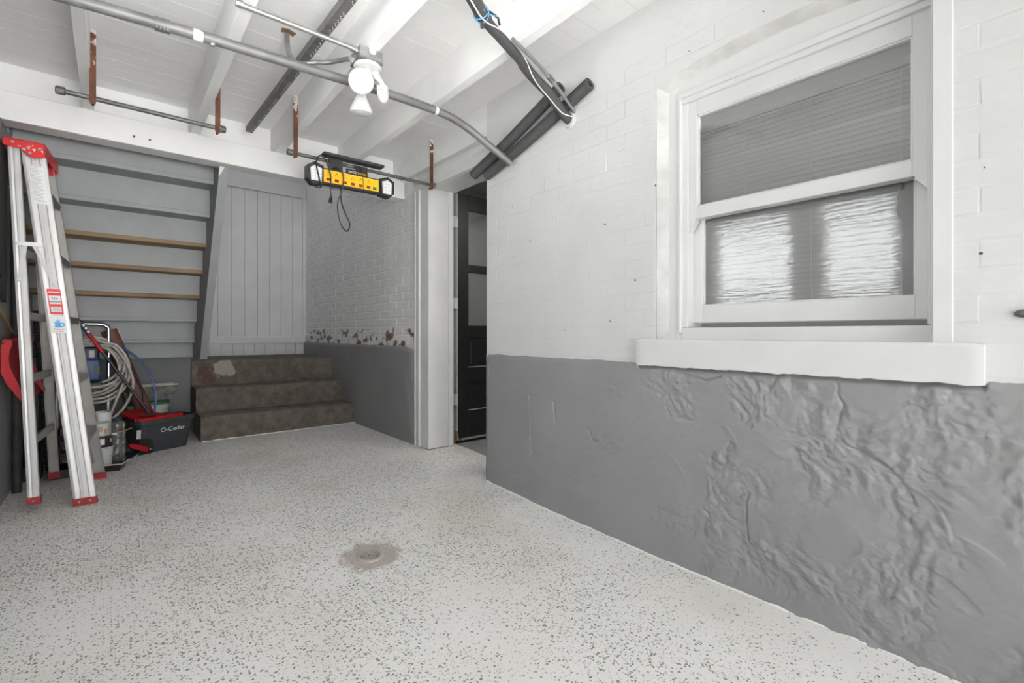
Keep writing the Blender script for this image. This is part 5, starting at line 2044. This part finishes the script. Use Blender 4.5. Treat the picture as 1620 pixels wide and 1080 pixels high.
q.tube(catmull([(-0.04, 4.84, 0.86), (0.015, 4.82, 0.815), (0.085, 4.78, 0.765), (0.158, 4.75, 0.692), (0.210, 4.72, 0.61), (0.245, 4.70, 0.52), (0.262, 4.68, 0.42), (0.258, 4.65, 0.33), (0.240, 4.60, 0.215)], 6), 0.0082, 8)
single(q, 'blue_hose', 'thin blue hose arching from the coil down into the bucket', 'hose', (0.15, 4.6, 0.3))
q = MB().m('black_plastic')
q.tube(catmull([(0.035, 4.80, 0.80), (0.09, 4.79, 0.70), (0.130, 4.785, 0.60), (0.152, 4.78, 0.52), (0.182, 4.76, 0.44), (0.180, 4.73, 0.34), (0.162, 4.70, 0.29)], 6), 0.0055, 8)
single(q, 'black_cable', 'thin black cable hanging beside the cream hose coil', 'cable', (0.1, 4.55, 0.3))

# terracotta tube
q = MB().m('terracotta')
ta = Vector((0.290, 4.815, 0.0)); tb = Vector((-0.022, 4.965, 0.918))
q.tube([ta, ta.lerp(tb, 0.5), tb], 0.053, 20, cap=False)
q.tube([tb, ta], 0.049, 20, cap=False)
bmesh.ops.recalc_face_normals(q.bm, faces=q.bm.faces)
single(q, 'drain_tube', 'terracotta red plastic tube leaning against the low grey wall', 'tube', tuple(ta))

# pail with green lid and mud pan on top
pl = thing('paint_pail', (0.232, 5.062, 0), 'white pail with green lid rim behind the mop bucket', 'pail')
pc = Vector((0.232, 5.062, 0))
q = MB().m('pail_white')
q.lathe([(0, 0), (0.120, 0), (0.128, 0.10), (0.134, 0.20), (0.140, 0.205), (0.140, 0.225), (0.136, 0.228), (0.138, 0.262), (0.143, 0.265), (0.143, 0.285), (0.137, 0.29), (0.137, 0.31)], pc, (0, 0, 1), 32)
q.build('body', pl)
q = MB().m('lid_green')
q.lathe([(0.139, 0.300), (0.146, 0.300), (0.146, 0.323), (0.13, 0.330), (0, 0.330)], pc, (0, 0, 1), 32)
q.build('lid', pl)
mp_ = thing('mud_pan', (0.245, 5.01, 0.333), 'dirty plaster mud pan standing on the pail lid', 'mud pan')
q = MB().m('dirty_pan')
def pan_ring(x0, x1, y0, y1, z):
    return [(x0, y0, z), (x1, y0 + 0.035, z), (x1 - 0.012, y1 + 0.035, z), (x0 - 0.012, y1, z)]


A0 = pan_ring(0.085, 0.395, 4.955, 5.045, 0.333)
A1 = pan_ring(0.060, 0.432, 4.935, 5.065, 0.458)
A2 = pan_ring(0.068, 0.424, 4.942, 5.058, 0.456)
A3 = pan_ring(0.095, 0.385, 4.962, 5.038, 0.350)
loft(q, [A0, A1, A2, A3])
q.build('pan', mp_, auto=20)
q = MB().m('pan_rim')
loop = [Vector(p) for p in A1]
pts = []
for i in range(4):
    for k in range(8):
        pts.append(loop[i].lerp(loop[(i + 1) % 4], k / 8) + Vector((0, 0, 0.002)))
q.tube(pts, 0.0075, 6, closed=True)
q.build('rim', mp_)

# cans stacked by the ladder
def can(name, label, cat, c, prof, m, n=24):
    q = MB().m(m)
    q.lathe(prof, c, (0, 0, 1), n)
    return single(q, name, label, cat, c, 'cans and pots by the ladder')


cc = Vector((-0.062, 4.135, 0))
t = thing('ribbed_bucket', tuple(cc), 'white ribbed plastic bucket on the floor behind the ladder foot', 'bucket', 'cans and pots by the ladder')
q = MB().m('pail_white')
pr = [(0, 0.0), (0.052, 0.0)]
for k in range(9):
    z = 0.008 + 0.0145 * k
    r = 0.053 + 0.014 * z / 0.14
    pr += [(r, z), (r + 0.0025, z + 0.004), (r + 0.0025, z + 0.008), (r, z + 0.011)]
pr += [(0.068, 0.142), (0.071, 0.145), (0.071, 0.152), (0.066, 0.152), (0.060, 0.02), (0, 0.02)]
q.lathe(pr, cc, (0, 0, 1), 26)
q.build('body', t)
q = MB().m('black_plastic')
q.lathe([(0, 0.150), (0.064, 0.150), (0.064, 0.156), (0, 0.156)], cc, (0, 0, 1), 24)
q.build('lid', t)
t = thing('black_can', tuple(cc + Vector((0.004, 0.02, 0.156))), 'small black can with a white label standing on the ribbed bucket', 'can', 'cans and pots by the ladder')
q = MB().m('black_plastic')
q.lathe([(0, 0), (0.056, 0), (0.056, 0.062), (0.052, 0.066), (0, 0.066)], cc + Vector((0.004, 0.02, 0.156)), (0, 0, 1), 24)
q.build('body', t)
q = MB().m('sticker_white')
c2 = cc + Vector((0.004, 0.02, 0.156))
for a0, a1, z0, z1 in ((-100, -70, 0.010, 0.048), (-35, -22, 0.02, 0.045)):
    ring = [(math.radians(a0 + (a1 - a0) * k / 5)) for k in range(6)]
    A = [c2 + Vector((0.0568 * math.cos(a), 0.0568 * math.sin(a), z0)) for a in ring]
    Bq = [c2 + Vector((0.0568 * math.cos(a), 0.0568 * math.sin(a), z1)) for a in ring]
    va = [q._v(p) for p in A]; vb = [q._v(p) for p in Bq]
    for k in range(5):
        q._f([va[k], va[k + 1], vb[k + 1], vb[k]])
tag(q.build('label', t), 'white paper label and paint splash')
t = thing('paint_can', tuple(cc + Vector((0, 0.02, 0.222))), 'open white paint can with a coloured label, below the topmost white tub', 'can', 'cans and pots by the ladder')
q = MB().m('pail_white')
c3 = cc + Vector((-0.004, 0.02, 0.222))
q.lathe([(0, 0), (0.052, 0), (0.052, 0.078), (0.055, 0.080), (0.055, 0.085), (0.049, 0.085), (0.049, 0.05), (0, 0.05)], c3, (0, 0, 1), 24)
q.build('body', t)
for a0, a1, z0, z1, mm in ((-95, -70, 0.03, 0.062, 'label_pink'), (-62, -40, 0.012, 0.048, 'label_tan')):
    q = MB().m(mm)
    ring = [(math.radians(a0 + (a1 - a0) * k / 5)) for k in range(6)]
    va = [q._v(c3 + Vector((0.0526 * math.cos(a), 0.0526 * math.sin(a), z0))) for a in ring]
    vb = [q._v(c3 + Vector((0.0526 * math.cos(a), 0.0526 * math.sin(a), z1))) for a in ring]
    for k in range(5):
        q._f([va[k], va[k + 1], vb[k + 1], vb[k]])
    q.build('label', t)
c4 = Vector((-0.060, 4.262, 0.0))
can('stacked_tub', 'tall white tub behind the open paint can, its rim highest of the cans', 'tub', c4, [(0, 0), (0.056, 0), (0.054, 0.352), (0.058, 0.354), (0.058, 0.363), (0.046, 0.363), (0.046, 0.33), (0.02, 0.33), (0, 0.34)], 'white_plastic')
# brush lying across the black can
br = thing('paint_brush', (0.03, 4.10, 0.222), 'paint brush with a tan handle lying across the black can', 'brush')
q = MB().m('tan_wood')
q.tube([(0.020, 4.125, 0.231), (0.062, 4.185, 0.233), (0.100, 4.235, 0.235)], [0.007, 0.005, 0.0055], 8)
q.build('handle', br)
q = MB().m('pail_white')
q.box((-0.008, 4.09, 0.2245), (0.022, 4.125, 0.236), 0.002)
q.build('ferrule', br)
q = MB().m('brush_bristle')
q.poly_extrude([(-0.008, 4.088, 0.2245), (0.020, 4.110, 0.2245), (-0.015, 4.075, 0.2245), (-0.034, 4.062, 0.2245)], (0, 0, 0.010))
o = q.build('bristles', br)
o['kind'] = 'stuff'
# clear plastic jar
jr = thing('plastic_jar', (0.025, 4.27, 0.0), 'crumpled clear plastic jar standing behind the cans', 'jar')
q = MB().m('clear_plastic')
pr = [(0.03, 0.0)]
for k in range(14):
    pr.append((0.046 + 0.004 * math.sin(k * 2.1), 0.01 + 0.020 * k))
pr += [(0.030, 0.292), (0.0, 0.297)]
q.lathe(pr, (0.026, 4.27, 0), (0, 0, 1), 14)
q.build('body', jr, auto=None)
q = MB().m('motor_navy')
q.lathe([(0, 0), (0.024, 0), (0.024, 0.014), (0, 0.016)], (0.026, 4.27, 0.295), (0, 0, 1), 14)
q.build('cap', jr)

# paint tray on the floor
tr = thing('paint_tray', (0.03, 4.24, 0.0), 'black paint roller tray with a pale rim on the floor beside the bucket', 'tray')
q = MB().m('black_plastic')
T0 = [(-0.010, 4.020, 0.0), (0.100, 4.420, 0.0), (-0.005, 4.455, 0.0), (-0.115, 4.055, 0.0)]
T1 = [(0.005, 4.000, 0.045), (0.118, 4.425, 0.030), (-0.010, 4.470, 0.030), (-0.125, 4.040, 0.045)]
T2 = [(-0.003, 4.010, 0.043), (0.108, 4.420, 0.028), (-0.005, 4.460, 0.028), (-0.117, 4.048, 0.043)]
T3 = [(-0.015, 4.030, 0.006), (0.092, 4.412, 0.006), (0.0, 4.445, 0.006), (-0.105, 4.062, 0.006)]
q2 = MB().m('black_plastic')
R = [[Vector(p) + Vector((0.045, 0.0, 0.0)) for p in r] for r in (T0, T1, T2, T3)]
loft(q, R)
q.build('tray', tr, auto=20)
q = MB().m('pan_rim')
q.tube([R[1][0] + Vector((0, 0, 0.001)), R[1][0].lerp(R[1][1], 0.35) + Vector((0, 0, 0.001))], 0.005, 6)
q.tube([R[1][0], R[1][3]], 0.005, 6)
tag(q.build('rim', tr), 'paint caked pale rim')
for k in range(6):
    q = MB().m('print_grey')
    p = R[0][0].lerp(R[0][1], 0.25 + 0.1 * k)
    p2 = R[1][0].lerp(R[1][1], 0.25 + 0.1 * k)
    q.tube([p.lerp(p2, .2) + Vector((0.002, 0, 0)), p.lerp(p2, .8) + Vector((0.003, 0, 0))], 0.003, 5)
    q.build('rib', tr)

# black gear behind the ladder
q = MB().m('black_plastic')
q.box((-0.30, 4.02, 0.0), (-0.115, 4.20, 0.055), 0.006)
q.box((-0.305, 4.015, 0.046), (-0.11, 4.205, 0.055), 0.002)
single(q, 'flat_case', 'flat black plastic case on the floor between the ladder rails', 'case', (-0.2, 4.11, 0))
q = MB().m('black_dull')
q.box((-0.418, 4.08, 0.0), (-0.335, 4.24, 0.085), 0.006)
q.m('rivet_grey').lathe([(0, 0.003), (0.006, 0.002), (0.007, 0)], (-0.36, 4.08, 0.055), (0, -1, 0), 10)
single(q, 'corner_box', 'small black box with a steel stud in the left wall corner', 'box', (-0.37, 4.16, 0))
q = MB().m('black_dull')
rad = []
pp = []
for k in range(110):
    t = k / 109
    pp.append((-0.305 - 0.055 * t, 4.235 - 0.02 * t, 0.02 + 1.02 * t))
    rad.append(0.026 if k % 2 else 0.021)
q.tube(pp, rad, 12)
single(q, 'corrugated_tube', 'black corrugated tube standing upright behind the ladder', 'tube', (-0.305, 4.235, 0.0))
q = MB().m('black_plastic')
q.box((-0.435, 4.36, 0.0), (-0.36, 4.55, 0.75), 0.01)
single(q, 'tall_case', 'tall narrow black case standing against the left wall behind the ladder', 'case', (-0.35, 4.48, 0))
cr = thing('black_crate', (-0.20, 4.36, 0.0), 'black crate with a small white label behind the ladder', 'crate')
q = MB().m('black_plastic')
q.box((-0.275, 4.30, 0.0), (-0.145, 4.44, 0.012), 0.002)
for z in (0.06, 0.14, 0.22):
    q.box((-0.275, 4.300, z), (-0.145, 4.306, z + 0.045), 0.001)
    q.box((-0.275, 4.434, z), (-0.145, 4.44, z + 0.045), 0.001)
    q.box((-0.275, 4.306, z), (-0.269, 4.434, z + 0.045), 0.001)
    q.box((-0.151, 4.306, z), (-0.145, 4.434, z + 0.045), 0.001)
for x in (-0.275, -0.157):
    for y_ in (4.300, 4.428):
        q.box((x, y_, 0), (x + 0.012, y_ + 0.012, 0.27), 0.001)
q.build('frame', cr)
q = MB().m('sticker_white')
q.box((-0.215, 4.2985, 0.225), (-0.185, 4.2998, 0.255))
q.build('label', cr)
# broom handle leaning at the left edge
q = MB().m('tan_wood')
q.tube([(-0.432, 3.30, 1.075), (-0.425, 4.70, 0.62)], 0.008, 8)
single(q, 'broom_stick', 'thin wooden stick hung slantwise on the left wall', 'stick', (-0.43, 4.0, 0.85))
q = MB().m('black_dull')
q.poly_extrude([(-0.4445, 3.30, 1.86), (-0.4445, 3.62, 1.86), (-0.4445, 3.635, 1.2), (-0.4445, 3.60, 1.06), (-0.4445, 3.44, 1.18), (-0.4445, 3.30, 1.30)], (0.020, 0, 0))
single(q, 'cloth_bag', 'black cloth bag hung flat on the left wall at the frame edge', 'bag', (-0.435, 3.46, 1.1))
